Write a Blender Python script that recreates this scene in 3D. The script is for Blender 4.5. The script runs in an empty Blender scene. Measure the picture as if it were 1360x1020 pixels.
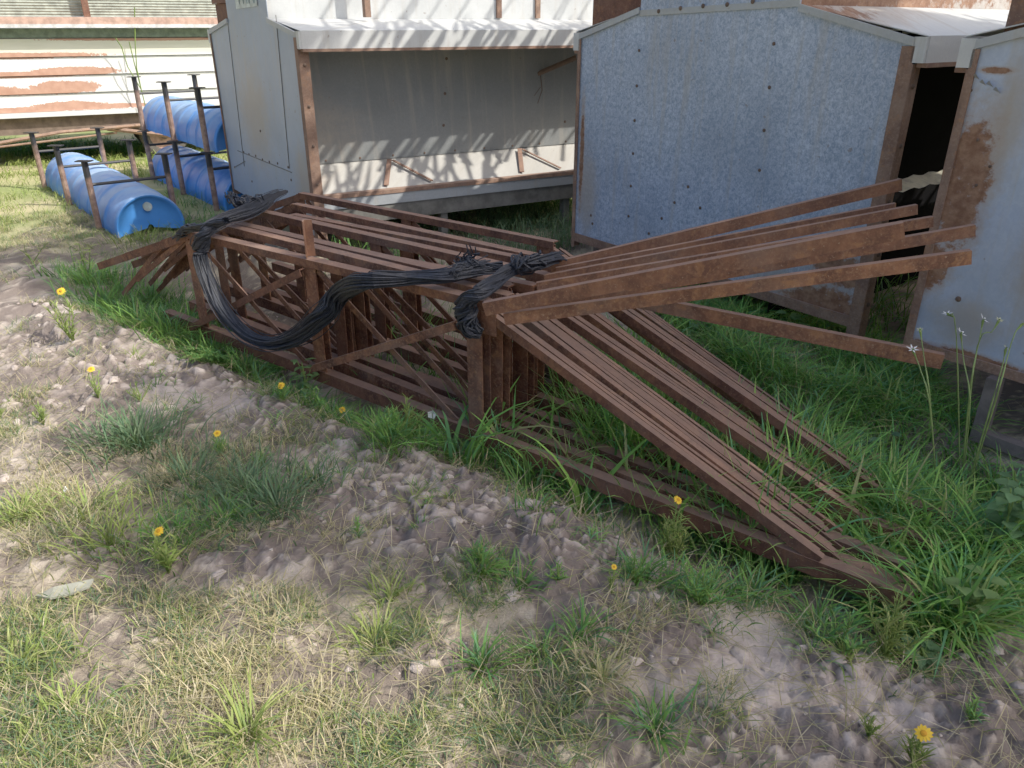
import bpy, bmesh, math, random
import numpy as np
from mathutils import Vector, Matrix, noise
random.seed(7); RNG = np.random.default_rng(11)
scene = bpy.context.scene
C = bpy.data.collections.new('yard'); scene.collection.children.link(C)

# ---------------------------------------------------------------- camera model (used to survey positions on the ground)
F, PITCH, H = 1022.0, math.radians(25), 1.55
def ray(px, py):
    u = (px-680)/F; v = (510-py)/F
    return Vector((u, math.cos(PITCH)+v*math.sin(PITCH), -math.sin(PITCH)+v*math.cos(PITCH)))
def atz(px, py, z=0.0):
    d = ray(px, py); t = (z-H)/d.z
    return Vector((d.x*t, d.y*t, z))
def att(px, py, t):
    d = ray(px, py); return Vector((d.x*t, d.y*t, H+d.z*t))
def atp(px, py, o, ex):
    d = ray(px, py); nx, ny = -ex[1], ex[0]
    t = (o[0]*nx+o[1]*ny)/(d.x*nx+d.y*ny)
    return Vector((d.x*t, d.y*t, H+d.z*t))
def wz(px, py, o, ex):
    p = atp(px, py, o, ex)
    return ((p.x-o[0])*ex[0]+(p.y-o[1])*ex[1], p.z)
def proj_np(x, y, z=0.0):
    zc = y*math.cos(PITCH)-(z-H)*math.sin(PITCH); up = y*math.sin(PITCH)+(z-H)*math.cos(PITCH)
    zc = np.where(zc < .05, .05, zc)
    return 680+F*x/zc, 510-F*up/zc

# ---------------------------------------------------------------- object helpers
def tag(o, label=None, cat=None, group=None, kind=None):
    if label: o['label'] = label
    if cat: o['category'] = cat
    if group: o['group'] = group
    if kind: o['kind'] = kind
    return o
def empty(name, loc, label, cat, group=None):
    o = bpy.data.objects.new(name, None); C.objects.link(o)
    o.location = loc; o.empty_display_size = .1
    return tag(o, label, cat, group)
def parent_origin(p):
    v = Vector((0, 0, 0))
    while p is not None:
        v += Vector(p.location); p = p.parent
    return v
class MB:
    def __init__(s): s.v = []; s.f = []; s.uv = None
    def add(s, vs, fs):
        b = len(s.v); s.v += [Vector(q) for q in vs]; s.f += [[i+b for i in f] for f in fs]
    def hexa(s, a):      # 8 corners, bottom ring then top ring
        s.add(a, [(3,2,1,0),(4,5,6,7),(0,1,5,4),(1,2,6,5),(2,3,7,6),(3,0,4,7)])
    def box(s, x0, x1, y0, y1, z0, z1, T=None):
        P = [(x0,y0,z0),(x1,y0,z0),(x1,y1,z0),(x0,y1,z0),(x0,y0,z1),(x1,y0,z1),(x1,y1,z1),(x0,y1,z1)]
        s.hexa([T(*q) for q in P] if T else P)
    def sweep(s, p0, p1, prof, side, up):
        n = len(prof); A = [p0+side*a+up*b for a, b in prof]; B = [p1+side*a+up*b for a, b in prof]
        s.add(A+B, [list(range(n))[::-1], list(range(n, 2*n))]+[(i,(i+1)%n,n+(i+1)%n,n+i) for i in range(n)])
    def angle(s, p0, p1, a=.045, b=.045, t=.006, back=Vector((.586,.81,0)), flip=False):
        p0, p1 = Vector(p0), Vector(p1); d = (p1-p0).normalized()
        bk = (back-d*back.dot(d)).normalized(); up = d.cross(bk)
        if up.z < 0: up = -up
        if flip: up = -up
        s.sweep(p0, p1, [(0,0),(b,0),(b,-t),(t,-t),(t,-a),(0,-a)], bk, up)
    def flat(s, p0, p1, w, t, back=Vector((.586,.81,0))):
        p0, p1 = Vector(p0), Vector(p1); d = (p1-p0).normalized()
        bk = (back-d*back.dot(d)).normalized(); up = d.cross(bk)
        s.sweep(p0, p1, [(-t/2,-w/2),(t/2,-w/2),(t/2,w/2),(-t/2,w/2)], bk, up)
    def tube(s, pts, r, n=6, caps=True):
        pts = [Vector(p) for p in pts]; b = len(s.v); ref = Vector((.31,.17,.93))
        for i, p in enumerate(pts):
            d = (pts[min(i+1,len(pts)-1)]-pts[max(i-1,0)]).normalized()
            a = d.cross(ref)
            a = a.normalized() if a.length > 1e-4 else Vector((1,0,0)); c = d.cross(a)
            rr = r[i] if isinstance(r, (list, tuple)) else r
            s.v += [p+(a*math.cos(2*math.pi*k/n)+c*math.sin(2*math.pi*k/n))*rr for k in range(n)]
        for i in range(len(pts)-1):
            for k in range(n):
                k2 = (k+1) % n
                s.f.append([b+i*n+k, b+i*n+k2, b+(i+1)*n+k2, b+(i+1)*n+k])
        if caps:
            s.f.append([b+k for k in range(n)][::-1]); s.f.append([b+(len(pts)-1)*n+k for k in range(n)])
    def build(s, name, mat, parent=None, smooth=False, uvfn=None, origin=None):
        me = bpy.data.meshes.new(name)
        org = parent_origin(parent) if parent is not None else (origin if origin is not None else Vector((0,0,0)))
        me.from_pydata([v-org for v in s.v], [], s.f)
        bm = bmesh.new(); bm.from_mesh(me); bmesh.ops.recalc_face_normals(bm, faces=bm.faces); bm.to_mesh(me); bm.free()
        if uvfn:
            uvl = me.uv_layers.new(name='UVMap')
            for lp in me.loops:
                uvl.data[lp.index].uv = uvfn(me.vertices[lp.vertex_index].co+org)
        me.materials.append(mat)
        if smooth: me.polygons.foreach_set('use_smooth', [True]*len(me.polygons))
        me.update()
        o = bpy.data.objects.new(name, me); C.objects.link(o)
        if parent is not None: o.parent = parent
        elif origin is not None: o.location = origin
        return o
def copy_tree(o, parent=None):
    c = o.copy(); C.objects.link(c); c.parent = parent
    for ch in list(o.children): copy_tree(ch, c)
    return c
def mesh_np(name, V, Fc, mat, col=None, parent=None, smooth=False, origin=None):
    """V (n,3); Fc list of int arrays (m,k)"""
    me = bpy.data.meshes.new(name)
    org = np.array(parent_origin(parent)) if parent is not None else np.array(origin if origin is not None else (0,0,0))
    V = V-org
    me.vertices.add(len(V)); me.vertices.foreach_set('co', V.astype(np.float32).ravel())
    tot = np.concatenate([np.full(len(f), f.shape[1]) for f in Fc]); loops = np.concatenate([f.ravel() for f in Fc])
    me.loops.add(len(loops)); me.loops.foreach_set('vertex_index', loops.astype(np.int32))
    me.polygons.add(len(tot)); st = np.concatenate([[0], np.cumsum(tot)[:-1]])
    me.polygons.foreach_set('loop_start', st.astype(np.int32)); me.polygons.foreach_set('loop_total', tot.astype(np.int32))
    if smooth: me.polygons.foreach_set('use_smooth', np.ones(len(tot), dtype=bool))
    if col is not None:
        a = me.color_attributes.new('col', 'FLOAT_COLOR', 'POINT')
        a.data.foreach_set('color', np.concatenate([col, np.ones((len(col),1))], 1).astype(np.float32).ravel())
    me.materials.append(mat); me.update(calc_edges=True); me.validate()
    o = bpy.data.objects.new(name, me); C.objects.link(o)
    if parent is not None: o.parent = parent
    elif origin is not None: o.location = origin
    return o

# ---------------------------------------------------------------- materials
class NT:
    def __init__(s, name):
        s.m = bpy.data.materials.new(name); s.m.use_nodes = True; s.t = s.m.node_tree; s.n = s.t.nodes
        s.b = s.n['Principled BSDF']; s.out = s.n['Material Output']
    def node(s, ty, **kw):
        n = s.n.new(ty)
        for k, v in kw.items(): setattr(n, k, v)
        return n
    def link(s, a, b): s.t.links.new(a, b)
    def val(s, x, sock):
        if hasattr(x, 'is_output'): s.link(x, sock)
        else: sock.default_value = x
    def math(s, op, a, b=0.0, clamp=False):
        n = s.node('ShaderNodeMath', operation=op, use_clamp=clamp); s.val(a, n.inputs[0]); s.val(b, n.inputs[1]); return n.outputs[0]
    def mix(s, fac, a, b, mode='MIX'):
        n = s.node('ShaderNodeMix', data_type='RGBA', blend_type=mode)
        s.val(fac, n.inputs[0])
        for x, k in ((a,6),(b,7)):
            if isinstance(x, tuple): n.inputs[k].default_value = (*x, 1)
            else: s.link(x, n.inputs[k])
        return n.outputs[2]
    def noise(s, scale, vec=None, detail=4, rough=.6, dist=0.0):
        n = s.node('ShaderNodeTexNoise'); n.inputs['Scale'].default_value = scale; n.inputs['Detail'].default_value = detail
        n.inputs['Roughness'].default_value = rough; n.inputs['Distortion'].default_value = dist
        if vec is not None: s.link(vec, n.inputs['Vector'])
        return n.outputs['Fac']
    def voro(s, scale, vec=None, out='Color', feature='F1'):
        n = s.node('ShaderNodeTexVoronoi', feature=feature); n.inputs['Scale'].default_value = scale
        if vec is not None: s.link(vec, n.inputs['Vector'])
        return n.outputs[out]
    def ramp(s, fac, lo, hi):
        n = s.node('ShaderNodeMapRange', interpolation_type='SMOOTHSTEP'); s.val(fac, n.inputs[0])
        n.inputs[1].default_value = lo; n.inputs[2].default_value = hi; return n.outputs[0]
    def coords(s, which='Object'): return s.node('ShaderNodeTexCoord').outputs[which]
    def pos(s): return s.node('ShaderNodeNewGeometry').outputs['Position']
    def scalev(s, v, sc):
        n = s.node('ShaderNodeVectorMath', operation='MULTIPLY'); s.link(v, n.inputs[0]); n.inputs[1].default_value = sc; return n.outputs[0]
    def bump(s, h, st=.3, d=.01):
        n = s.node('ShaderNodeBump'); n.inputs['Strength'].default_value = st; n.inputs['Distance'].default_value = d
        s.link(h, n.inputs['Height']); s.link(n.outputs[0], s.b.inputs['Normal'])
    def set(s, col=None, rough=None, metal=None, spec=None):
        for k, x in (('Base Color',col),('Roughness',rough),('Metallic',metal),('Specular IOR Level',spec)):
            if x is None: continue
            if isinstance(x, tuple): s.b.inputs[k].default_value = (*x,1)
            else: s.val(x, s.b.inputs[k])
        return s.m

def rust_mat(name, base=(.28,.115,.062), dark=(.085,.036,.025), light=(.40,.215,.12), sc=1.0):
    n = NT(name); c = n.pos()
    rnd = n.node('ShaderNodeObjectInfo').outputs['Random']
    a = n.noise(9*sc, c, 6, .7); b = n.noise(70*sc, c, 4, .7); d = n.noise(2.3*sc, c, 3)
    col = n.mix(n.ramp(a,.35,.7), dark, base)
    col = n.mix(n.math('MULTIPLY', n.ramp(b,.45,.75), .55), col, light)
    col = n.mix(n.math('MULTIPLY', n.ramp(d,.50,.70), .45), col, (.22,.165,.135))
    e = n.noise(16*sc, c, 6, .75, .6); col = n.mix(n.math('MULTIPLY', n.ramp(e,.52,.66), .6), col, (.40,.19,.085))
    e2 = n.noise(5*sc, n.scalev(c,(1,1,.3)), 5, .7); col = n.mix(n.math('MULTIPLY', n.ramp(e2,.54,.70), .65), col, tuple(x*.7 for x in dark))
    e3 = n.noise(130*sc, c, 2, .6); col = n.mix(n.math('MULTIPLY', n.ramp(e3,.66,.72), .5), col, (.5,.36,.25))
    col = n.mix(n.math('MULTIPLY', rnd, .5), col, dark)
    up = n.node('ShaderNodeNewGeometry').outputs['Normal']; sp = n.node('ShaderNodeSeparateXYZ'); n.link(up, sp.inputs[0])
    col = n.mix(n.math('MULTIPLY', n.ramp(sp.outputs[2], .3, .95), .45), col, (.36,.24,.185))
    n.bump(b, .35, .004)
    return n.set(col, .85, 0, .25)
def blob_mask(n, uv, blobs, amp=.55, nsc=7):
    """union of ragged ellipses in panel metres"""
    ns = n.noise(nsc, uv, 6, .68)
    ns = n.math('ADD', n.math('MULTIPLY', ns, .65), n.math('MULTIPLY', n.noise(nsc*4, uv, 4, .75), .35)); off = n.math('MULTIPLY', n.math('SUBTRACT', ns, .5), amp*3.8)
    sp = n.node('ShaderNodeSeparateXYZ'); n.link(uv, sp.inputs[0]); acc = None
    for (cx, cy, rx, ry) in blobs:
        dx = n.math('DIVIDE', n.math('SUBTRACT', sp.outputs[0], cx), rx); dy = n.math('DIVIDE', n.math('SUBTRACT', sp.outputs[1], cy), ry)
        r = n.math('SQRT', n.math('ADD', n.math('MULTIPLY', dx, dx), n.math('MULTIPLY', dy, dy)))
        q = n.math('SUBTRACT', 1.0, r)
        acc = q if acc is None else n.math('MAXIMUM', acc, q)
    return n.math('ADD', acc, off)
def galv_mat(name, rust=(), stain=(), spangle=55, base=(.40,.45,.50), tint=(.52,.56,.60), spstr=.5, metal=.35, rough=.5):
    n = NT(name); uv = n.coords('UV')
    v1 = n.voro(spangle, n.scalev(uv, (1,1,1))); sp = n.node('ShaderNodeSeparateColor'); n.link(v1, sp.inputs[0])
    v2 = n.noise(spangle*1.6, n.scalev(uv, (1,.8,1)), 3, .65, 1.2)
    k = n.math('MULTIPLY', n.math('ADD', n.math('MULTIPLY', sp.outputs[0], .3), n.math('MULTIPLY', n.ramp(v2,.38,.66), .7)), spstr)
    col = n.mix(k, base, tint)
    big = n.noise(1.6, uv, 4, .6); col = n.mix(n.math('MULTIPLY', n.ramp(big,.35,.7), .4), col, tuple(x*.72 for x in base))
    streak = n.noise(1.0, n.scalev(uv, (14,1.1,1)), 4, .6)
    col = n.mix(n.math('MULTIPLY', n.ramp(streak,.50,.70), .38), col, (.44,.40,.34))
    speck = n.noise(26, uv, 2, .5); col = n.mix(n.math('MULTIPLY', n.ramp(speck,.70,.76), .6), col, (.2,.14,.11))
    met = metal
    if stain:
        m = n.ramp(blob_mask(n, uv, stain, .35, 3), -.1, .75); col = n.mix(n.math('MULTIPLY', m, .7), col, (.40,.34,.27))
    if rust:
        q = blob_mask(n, uv, rust); m = n.math('MULTIPLY', n.ramp(q, -.06, .22), n.ramp(n.noise(34, uv, 4, .7), .22, .42)); edge = n.ramp(q, -.65, .05)
        rc = n.mix(n.ramp(n.noise(18, uv, 5, .7),.35,.7), (.19,.085,.045), (.36,.20,.12))
        col = n.mix(n.math('MULTIPLY', edge, .6), col, (.40,.31,.245)); col = n.mix(m, col, rc)
        met = n.math('MULTIPLY', n.math('SUBTRACT', 1.0, m), metal)
        r2 = n.math('ADD', n.math('MULTIPLY', m, .3), rough)
    else: r2 = n.math('ADD', n.math('MULTIPLY', k, -.15), rough+.08)
    n.bump(n.math('ADD', n.math('MULTIPLY', n.noise(3.2, uv, 2), 5.0), n.math('MULTIPLY', sp.outputs[1], .03)), .25, .01)
    return n.set(col, r2, met)
def plain(name, col, rough=.7, metal=0.0, var=.35, sc=12, spec=.4, bump=.1, bs=60):
    n = NT(name); c = n.pos(); a = n.noise(sc, c, 5, .65)
    cc = n.mix(n.ramp(a,.3,.7), tuple(x*(1-var) for x in col), tuple(min(1,x*(1+var*.6)) for x in col))
    n.bump(n.noise(bs, c, 3), bump, .004)
    return n.set(cc, rough, metal, spec)
def leaf_mat(name, trans=.35, rough=.55):
    n = NT(name); at = n.node('ShaderNodeAttribute', attribute_name='col')
    n.set(at.outputs['Color'], rough, 0, .3)
    tr = n.node('ShaderNodeBsdfTranslucent'); n.link(n.mix(.5, at.outputs['Color'], (.20,.30,.04)), tr.inputs[0])
    mx = n.node('ShaderNodeMixShader'); mx.inputs[0].default_value = trans
    n.link(n.b.outputs[0], mx.inputs[1]); n.link(tr.outputs[0], mx.inputs[2]); n.link(mx.outputs[0], n.out.inputs[0])
    return n.m
M = {}
M['truss'] = rust_mat('rusty_truss_steel')
M['tail'] = rust_mat('rusty_bar_steel', (.31,.14,.075), (.12,.054,.036), (.43,.245,.14))
M['rusttrim'] = rust_mat('rusty_trim', (.36,.23,.16), (.19,.11,.08), (.46,.33,.25), 1.3)
M['rustroof'] = rust_mat('rusty_sheet', (.23,.11,.07), (.12,.055,.04), (.34,.2,.14))
M['bolt'] = plain('dark_bolt', (.15,.10,.075), .7, .2)
M['greysteel'] = plain('grey_steel_beam', (.17,.165,.15), .6, .2)
M['skid'] = plain('grey_brown_tube', (.20,.165,.15), .65, .2)
M['dark'] = plain('painted_interior_shade', (.003,.003,.004), .95, spec=.05)  # near-black colour paints the shade inside the middle feeder's opening
M['cream'] = plain('sunlit_painted_strip', (.75,.70,.55), .6)
M['rope'] = plain('black_twine', (.018,.022,.034), .6, 0, .5, 40, .5, .3, 400)
M['leaf'] = leaf_mat('grass_and_leaves'); M['petal'] = plain('yellow_petal', (.85,.52,.02), .6, 0, .15)
M['disk'] = plain('orange_flower_centre', (.62,.28,.01), .8, 0, .2); M['white'] = plain('white_petal', (.85,.87,.88), .6, 0, .05)
M['stem'] = plain('green_stem', (.16,.25,.05), .6, 0, .3); M['bark'] = plain('grey_bark', (.14,.11,.085), .9, 0, .4, 8, .2, .6, 30)

# ---------------------------------------------------------------- terrain
def fbm(x, y, s, z=0.0, o=4): return noise.fractal(Vector((x*s, y*s, z)), 1.0, 2.0, o)
# rough dirt areas, surveyed as ellipses (pixel centre + radii in the picture, evaluated on the ground plane)
DIRT = [(560,640,190,110,1.1),(760,720,160,70,.8),(1120,930,260,110,1.2),(140,500,190,90,.8),(60,420,120,70,.4),(330,520,120,50,.6),
        (80,740,110,40,.5),(330,760,80,25,.7),(200,840,70,30,.45),(380,850,60,22,.45),(550,880,70,30,.4),(600,960,60,60,.35),(900,820,120,60,.5),(40,620,60,60,.4),
        (30,360,80,30,.5)]
def field(P, px, py):
    a = np.zeros_like(px)
    for cx, cy, rx, ry, w in P: a = a+w*np.exp(-((px-cx)/rx)**2-((py-cy)/ry)**2)
    return a
def base_h(x, y):
    return -.07*np.exp(-((x-1.1)**2+(y-1.7)**2)/.5)+.05*np.exp(-((x+2.3)**2+(y-4.3)**2)/.6)
def axis(lo, f0, f1, hi, st, g):
    mid = np.arange(f0, f1, st); a = [f1]; s = st
    while a[-1] < hi: s *= g; a.append(a[-1]+s)
    b = [f0-st]; s = st
    while b[-1] > lo: s *= g; b.append(b[-1]-s)
    return np.array(b[::-1]+list(mid)+a)
gx = axis(-300, -2.4, 1.7, 300, .0115, 1.03); gy = axis(-40, .8, 3.2, 500, .0115, 1.024)
X, Y = np.meshgrid(gx, gy); px, py = proj_np(X, Y); front = (Y > .3)
D = np.where(front, np.clip(field(DIRT, px, py), 0, 1.3), .0)*(np.hypot(X, Y) < 9)
Z = base_h(X, Y); xs, ys, zs, ds = X.ravel(), Y.ravel(), Z.ravel(), D.ravel()
cav = np.zeros_like(zs)
for i in range(len(zs)):
    x, y, d = xs[i], ys[i], ds[i]
    if abs(x) > 12 or y > 16 or y < -3: continue
    zz = .03*noise.noise(Vector((x*.9, y*.9, 0)))
    if abs(x) < 4 and y < 7:
        k = .25+d
        w = Vector((x+.07*noise.noise(Vector((x*6,y*6,3)))+.025*noise.noise(Vector((x*21,y*21,3))), y+.07*noise.noise(Vector((x*6,y*6,7)))+.025*noise.noise(Vector((x*21,y*21,7))), 0))
        v1 = noise.voronoi(w*7.0)[0]; v2 = noise.voronoi(w*17.0)[0]; v3 = noise.voronoi(w*36.0)[0]
        e1 = min(1, (v1[1]-v1[0])*3.0); e2 = min(1, (v2[1]-v2[0])*2.4); e3 = min(1, (v3[1]-v3[0])*2.2)
        am = .6+.9*noise.noise(Vector((x*2.7, y*2.7, 5)))
        am2 = max(0, .8+1.5*noise.noise(Vector((x*3.7, y*3.7, 15))))
        zz += k*(.030*noise.noise(Vector((x*3.3,y*3.3,9)))+max(0,am)*.050*math.sqrt(e1)+am2*(.030*math.sqrt(e2)*(.5+v2[0]*0+.8*abs(noise.noise(w*11)))+.013*math.sqrt(e3))+.010*noise.noise(Vector((x*30,y*30,1))))
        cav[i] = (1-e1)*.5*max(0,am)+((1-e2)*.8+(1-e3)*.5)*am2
    sT = (x+.115)*.81-(y-2.78)*.586; oTf = (x+.115)*.586+(y-2.78)*.81
    if -3.2 < sT < 1.9 and -.35 < oTf < 1.3:
        f1 = min(1, max(0, (oTf+.30)/.24))*min(1, max(0, (1.25-oTf)/.25))*min(1,max(0,(1.85-sT)/.2))*min(1,max(0,(sT+3.1)/.2))
        lim = .03-.032*(sT+3.0)-.055
        zz = zz*(1-f1)+f1*(min(zz*.4-.02, .0)+lim-zs[i])
    zs[i] += zz
ZG = zs.reshape(X.shape); DG = D
def ground_z(x, y):
    i = int(np.clip(np.searchsorted(gx, x)-1, 0, len(gx)-2)); j = int(np.clip(np.searchsorted(gy, y)-1, 0, len(gy)-2))
    return float(ZG[j, i])
def ground_np(x, y):
    i = np.clip(np.searchsorted(gx, x)-1, 0, len(gx)-2); j = np.clip(np.searchsorted(gy, y)-1, 0, len(gy)-2)
    return ZG[j, i]
nx_, ny_ = len(gx), len(gy); idx = np.arange(nx_*ny_).reshape(ny_, nx_)
quads = np.stack([idx[:-1,:-1].ravel(), idx[:-1,1:].ravel(), idx[1:,1:].ravel(), idx[1:,:-1].ravel()], 1)
n = NT('bare_soil'); c = n.pos(); at = n.node('ShaderNodeAttribute', attribute_name='col'); sp = n.node('ShaderNodeSeparateColor'); n.link(at.outputs['Color'], sp.inputs[0])
a = n.noise(3.5, c, 6, .65); b = n.noise(45, c, 5, .7); d2 = n.noise(160, c, 3, .7)
col = n.mix(n.ramp(a,.3,.72), (.48,.40,.36), (.66,.57,.51)); col = n.mix(n.math('MULTIPLY', n.ramp(b,.4,.72), .5), col, (.33,.27,.235))
litter = n.mix(n.ramp(d2,.35,.65), (.33,.27,.15), (.54,.45,.29)); col = n.mix(n.math('MULTIPLY', sp.outputs[1], .75), col, litter)
farm = n.ramp(n.noise(.8, c, 5, .6), .35, .65); far = n.mix(farm, (.52,.46,.25), (.24,.29,.10)); col = n.mix(sp.outputs[2], col, far)
col = n.mix(n.math('MULTIPLY', n.ramp(sp.outputs[0],.12,.9), .85), col, (.15,.118,.104))  # crevice shade between clods painted into the soil colour
vb = n.math('POWER', n.voro(75, c, 'Distance', 'DISTANCE_TO_EDGE'), .6)
n.bump(n.math('ADD', n.math('ADD', n.math('MULTIPLY', b, 1.0), n.math('MULTIPLY', d2, .5)), n.math('MULTIPLY', vb, .35)), .6, .009); n.set(col, .95, 0, .12)
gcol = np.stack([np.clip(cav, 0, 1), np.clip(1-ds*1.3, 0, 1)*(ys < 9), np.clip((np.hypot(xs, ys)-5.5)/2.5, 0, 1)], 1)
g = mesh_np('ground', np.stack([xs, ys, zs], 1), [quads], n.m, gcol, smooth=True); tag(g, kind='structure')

# ---------------------------------------------------------------- feeders
def feeder(o, ex, ey, W, L, zb, zs, zn, w0, w1, zt, mats, label, post_lbl=None, deep=.3, open_dark=False, legs=True, hood=True, trough=True, lpost=.014):
    o = Vector((*o, 0)); ex = Vector((*ex, 0)).normalized(); ey = Vector((*ey, 0)).normalized()
    T = lambda w, y, z: o+ex*w+ey*y+Vector((0,0,z))
    root = empty('livestock_feeder', o, label, 'feeder', 'galvanised livestock feeders')
    def pl(name, pts, mat, th=.004, par=None, uvf=None):
        """sheet from a list of (w,y,z) points; uv is (w+y, z)"""
        P = [T(*q) for q in pts]; nrm = Vector((0,0,0))
        for i in range(1, len(P)-1): nrm += (P[i]-P[0]).cross(P[i+1]-P[0])
        nrm.normalize(); m = MB(); k = len(P)
        m.add(P+[q-nrm*th for q in P], [list(range(k)), list(range(k,2*k))[::-1]]+[(i,(i+1)%k,k+(i+1)%k,k+i) for i in range(k)])
        f = uvf or (lambda q: ((q-o).dot(ex)+(q-o).dot(ey), q.z))
        return m.build(name, mat, par or root, uvfn=f)
    prof = [(0,zb),(W,zb),(W,zs),(w1,zn),(w1,zt),(w0,zt),(w0,zn),(0,zs)]
    end = pl('end_panel', [(w,0,z) for w, z in prof], mats['end'], .004, None, lambda q: ((q-o).dot(ex), q.z))
    pl('end_panel', [(w,L,z) for w, z in prof][::-1], mats['plain'])
    # folded edge strips on the shoulders
    for (a, b) in (((0,zs),(w0,zn)),((w1,zn),(W,zs))):
        m = MB(); m.hexa([T(a[0],-.016,a[1]-.02),T(b[0],-.016,b[1]-.02),T(b[0],-.005,b[1]-.02),T(a[0],-.005,a[1]-.02),
                          T(a[0],-.016,a[1]+.012),T(b[0],-.016,b[1]+.012),T(b[0],-.005,b[1]+.012),T(a[0],-.005,a[1]+.012)])
        m.build('edge_strip', mats['plain'], root, uvfn=lambda q: ((q-o).dot(ex), q.z))
    for sgn, we, wn in ((1, W, w1), (-1, 0, w0)):
        e = we+sgn*.05
        pl('roof_panel', [(wn+sgn*.003,.003,zn+.006),(e,.003,zs+.02),(e,L,zs+.02),(wn+sgn*.003,L,zn+.006)], mats['roof'])
        pl('eave_flange', [(e+sgn*.002,.003,zs+.018),(e+sgn*.002,L,zs+.018),(e+sgn*.002,L,zs-.085),(e+sgn*.002,.003,zs-.085)], mats['flange'])
        m = MB(); a0, a1 = sorted((e-sgn*.03, e+sgn*.012)); m.box(a0, a1, .004, L, zs-.103, zs-.086, T); m.build('eave_lip', M['rusttrim'], root)
        a0, a1 = sorted((we-sgn*.004, e+sgn*.004)); m = MB(); m.box(a0, a1, -.012, .002, zs-.085, zs+.016, T); m.build('eave_cap', mats['flange'], root, uvfn=lambda q: ((q-o).dot(ex), q.z))
        pl('hopper_neck', [(wn,.004,zn-.1),(wn,L,zn-.1),(wn,L,zt),(wn,.004,zt)], mats['neck'])
        # corner post: angle iron with bolts
        for y0, y1 in ((-.012, .05), (L-.05, L+.012)):
            m = MB(); a0, a1 = sorted((we-sgn*(.052 if sgn > 0 else lpost), we+sgn*.006))
            if y0 < 0:
                m.box(a0, a1, -.012, -.005, zb-.05, zs-.02, T); q0, q1 = sorted((we+sgn*.0065, we+sgn*.0125)); m.box(q0, q1, -.012, .055, zb-.05, zs-.09, T)
            else: m.box(a0, a1, L+.005, L+.012, zb-.05, zs-.02, T); 
            po = m.build('corner_post', M['rusttrim'], root)
            if y0 < 0:
                for k in range(5):
                    zz = zb+.12+k*(zs-zb-.3)/4
                    bolt(root, T(we+sgn*.015, .022, zz), ex*sgn)
        if legs:
            for yy in (.95, 2.05, L-.2):
                m = MB(); a0, a1 = sorted((we-sgn*.085, we-sgn*.03)); m.box(a0, a1, yy, yy+.055, -.03, .268, T); m.build('leg', M['greysteel'], root)
        if trough:
            d0, d1 = deep, deep+.12
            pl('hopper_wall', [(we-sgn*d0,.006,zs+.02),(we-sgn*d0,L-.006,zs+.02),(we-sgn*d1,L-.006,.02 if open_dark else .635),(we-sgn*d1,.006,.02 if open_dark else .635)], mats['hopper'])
            if not open_dark:
                pl('trough_floor', [(we-sgn*(d1+.006),.006,.63),(we-sgn*.05,.006,.478),(we-sgn*.05,L-.006,.478),(we-sgn*(d1+.006),L-.006,.63)], mats['trough'])
            if open_dark: continue
            m = MB(); a0, a1 = sorted((we-sgn*.06, we+sgn*.004)); m.box(a0, a1, .058, L-.06, .458, .486, T); m.build('trough_lip', M['rusttrim'], root)
            m = MB(); a0, a1 = sorted((we-sgn*.03, we-sgn*.002)); m.box(a0, a1, .058, L-.06, .385, .456, T)
            m.build('trough_apron', mats['plain'], root, uvfn=lambda q: ((q-o).dot(ey), q.z))
            m = MB(); a0, a1 = sorted((we-sgn*.07, we-sgn*.012)); m.box(a0, a1, .058, L-.06, .27, .383, T); m.build('base_beam', M['greysteel'], root)
    pl('roof_cap', [(w0,0,zt),(w1,0,zt),(w1,L,zt),(w0,L,zt)], mats['plain'])
    pl('hopper_floor', [(deep+.16,.01,.60),(W-deep-.16,.01,.60),(W-deep-.16,L-.01,.60),(deep+.16,L-.01,.60)], mats['plain'])
    if hood:
        m = MB(); m.box(w0-.44, w0-.012, .03, .5, zs+.0, zn+.12, T); h = m.build('hood', M['rustroof'], root)
        m = MB(); m.box(w0-.47, w0-.006, .012, .55, zn+.122, zn+.16, T); m.build('lid', M['rustroof'], h)
    return root, T, end
bolt_me = None
def bolt(root, p, nrm, r=.011, mat=None):
    global bolt_me
    if bolt_me is None:
        bm = bmesh.new(); bmesh.ops.create_icosphere(bm, subdivisions=2, radius=1)
        for v in bm.verts: v.co.z = v.co.z*.5
        bolt_me = bpy.data.meshes.new('bolt'); bm.to_mesh(bolt_me); bm.free(); bolt_me.materials.append(M['bolt'])
    b = bpy.data.objects.new('bolt', bolt_me); C.objects.link(b); b.parent = root
    b.location = Vector(p)-parent_origin(root); b.scale = (r,r,r); b.rotation_euler = Vector(nrm).to_track_quat('Z','Y').to_euler()
    return b
common = dict(plain=galv_mat('galvanised_sheet', spangle=40, base=(.42,.45,.48)), roof=galv_mat('pale_roof_sheet', base=(.62,.64,.64), tint=(.74,.75,.74), metal=.1, spangle=70, spstr=.4),
    flange=galv_mat('eave_sheet', base=(.60,.62,.62), tint=(.72,.73,.73), metal=.1, spangle=70), neck=galv_mat('neck_sheet', base=(.58,.61,.62), tint=(.7,.72,.72), metal=.1, spangle=60),
    hopper=galv_mat('hopper_sheet', rust=((.2,.75,.03,.2),), stain=((1.0,.9,1.6,.5),), base=(.22,.235,.24), tint=(.31,.325,.33), metal=.1, spangle=60),
    trough=galv_mat('trough_sheet', rust=((1.05,.5,.16,.05),(2.05,.52,.15,.05),(.5,.47,.25,.02)), base=(.50,.485,.45), tint=(.62,.60,.56), metal=.05))
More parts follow.
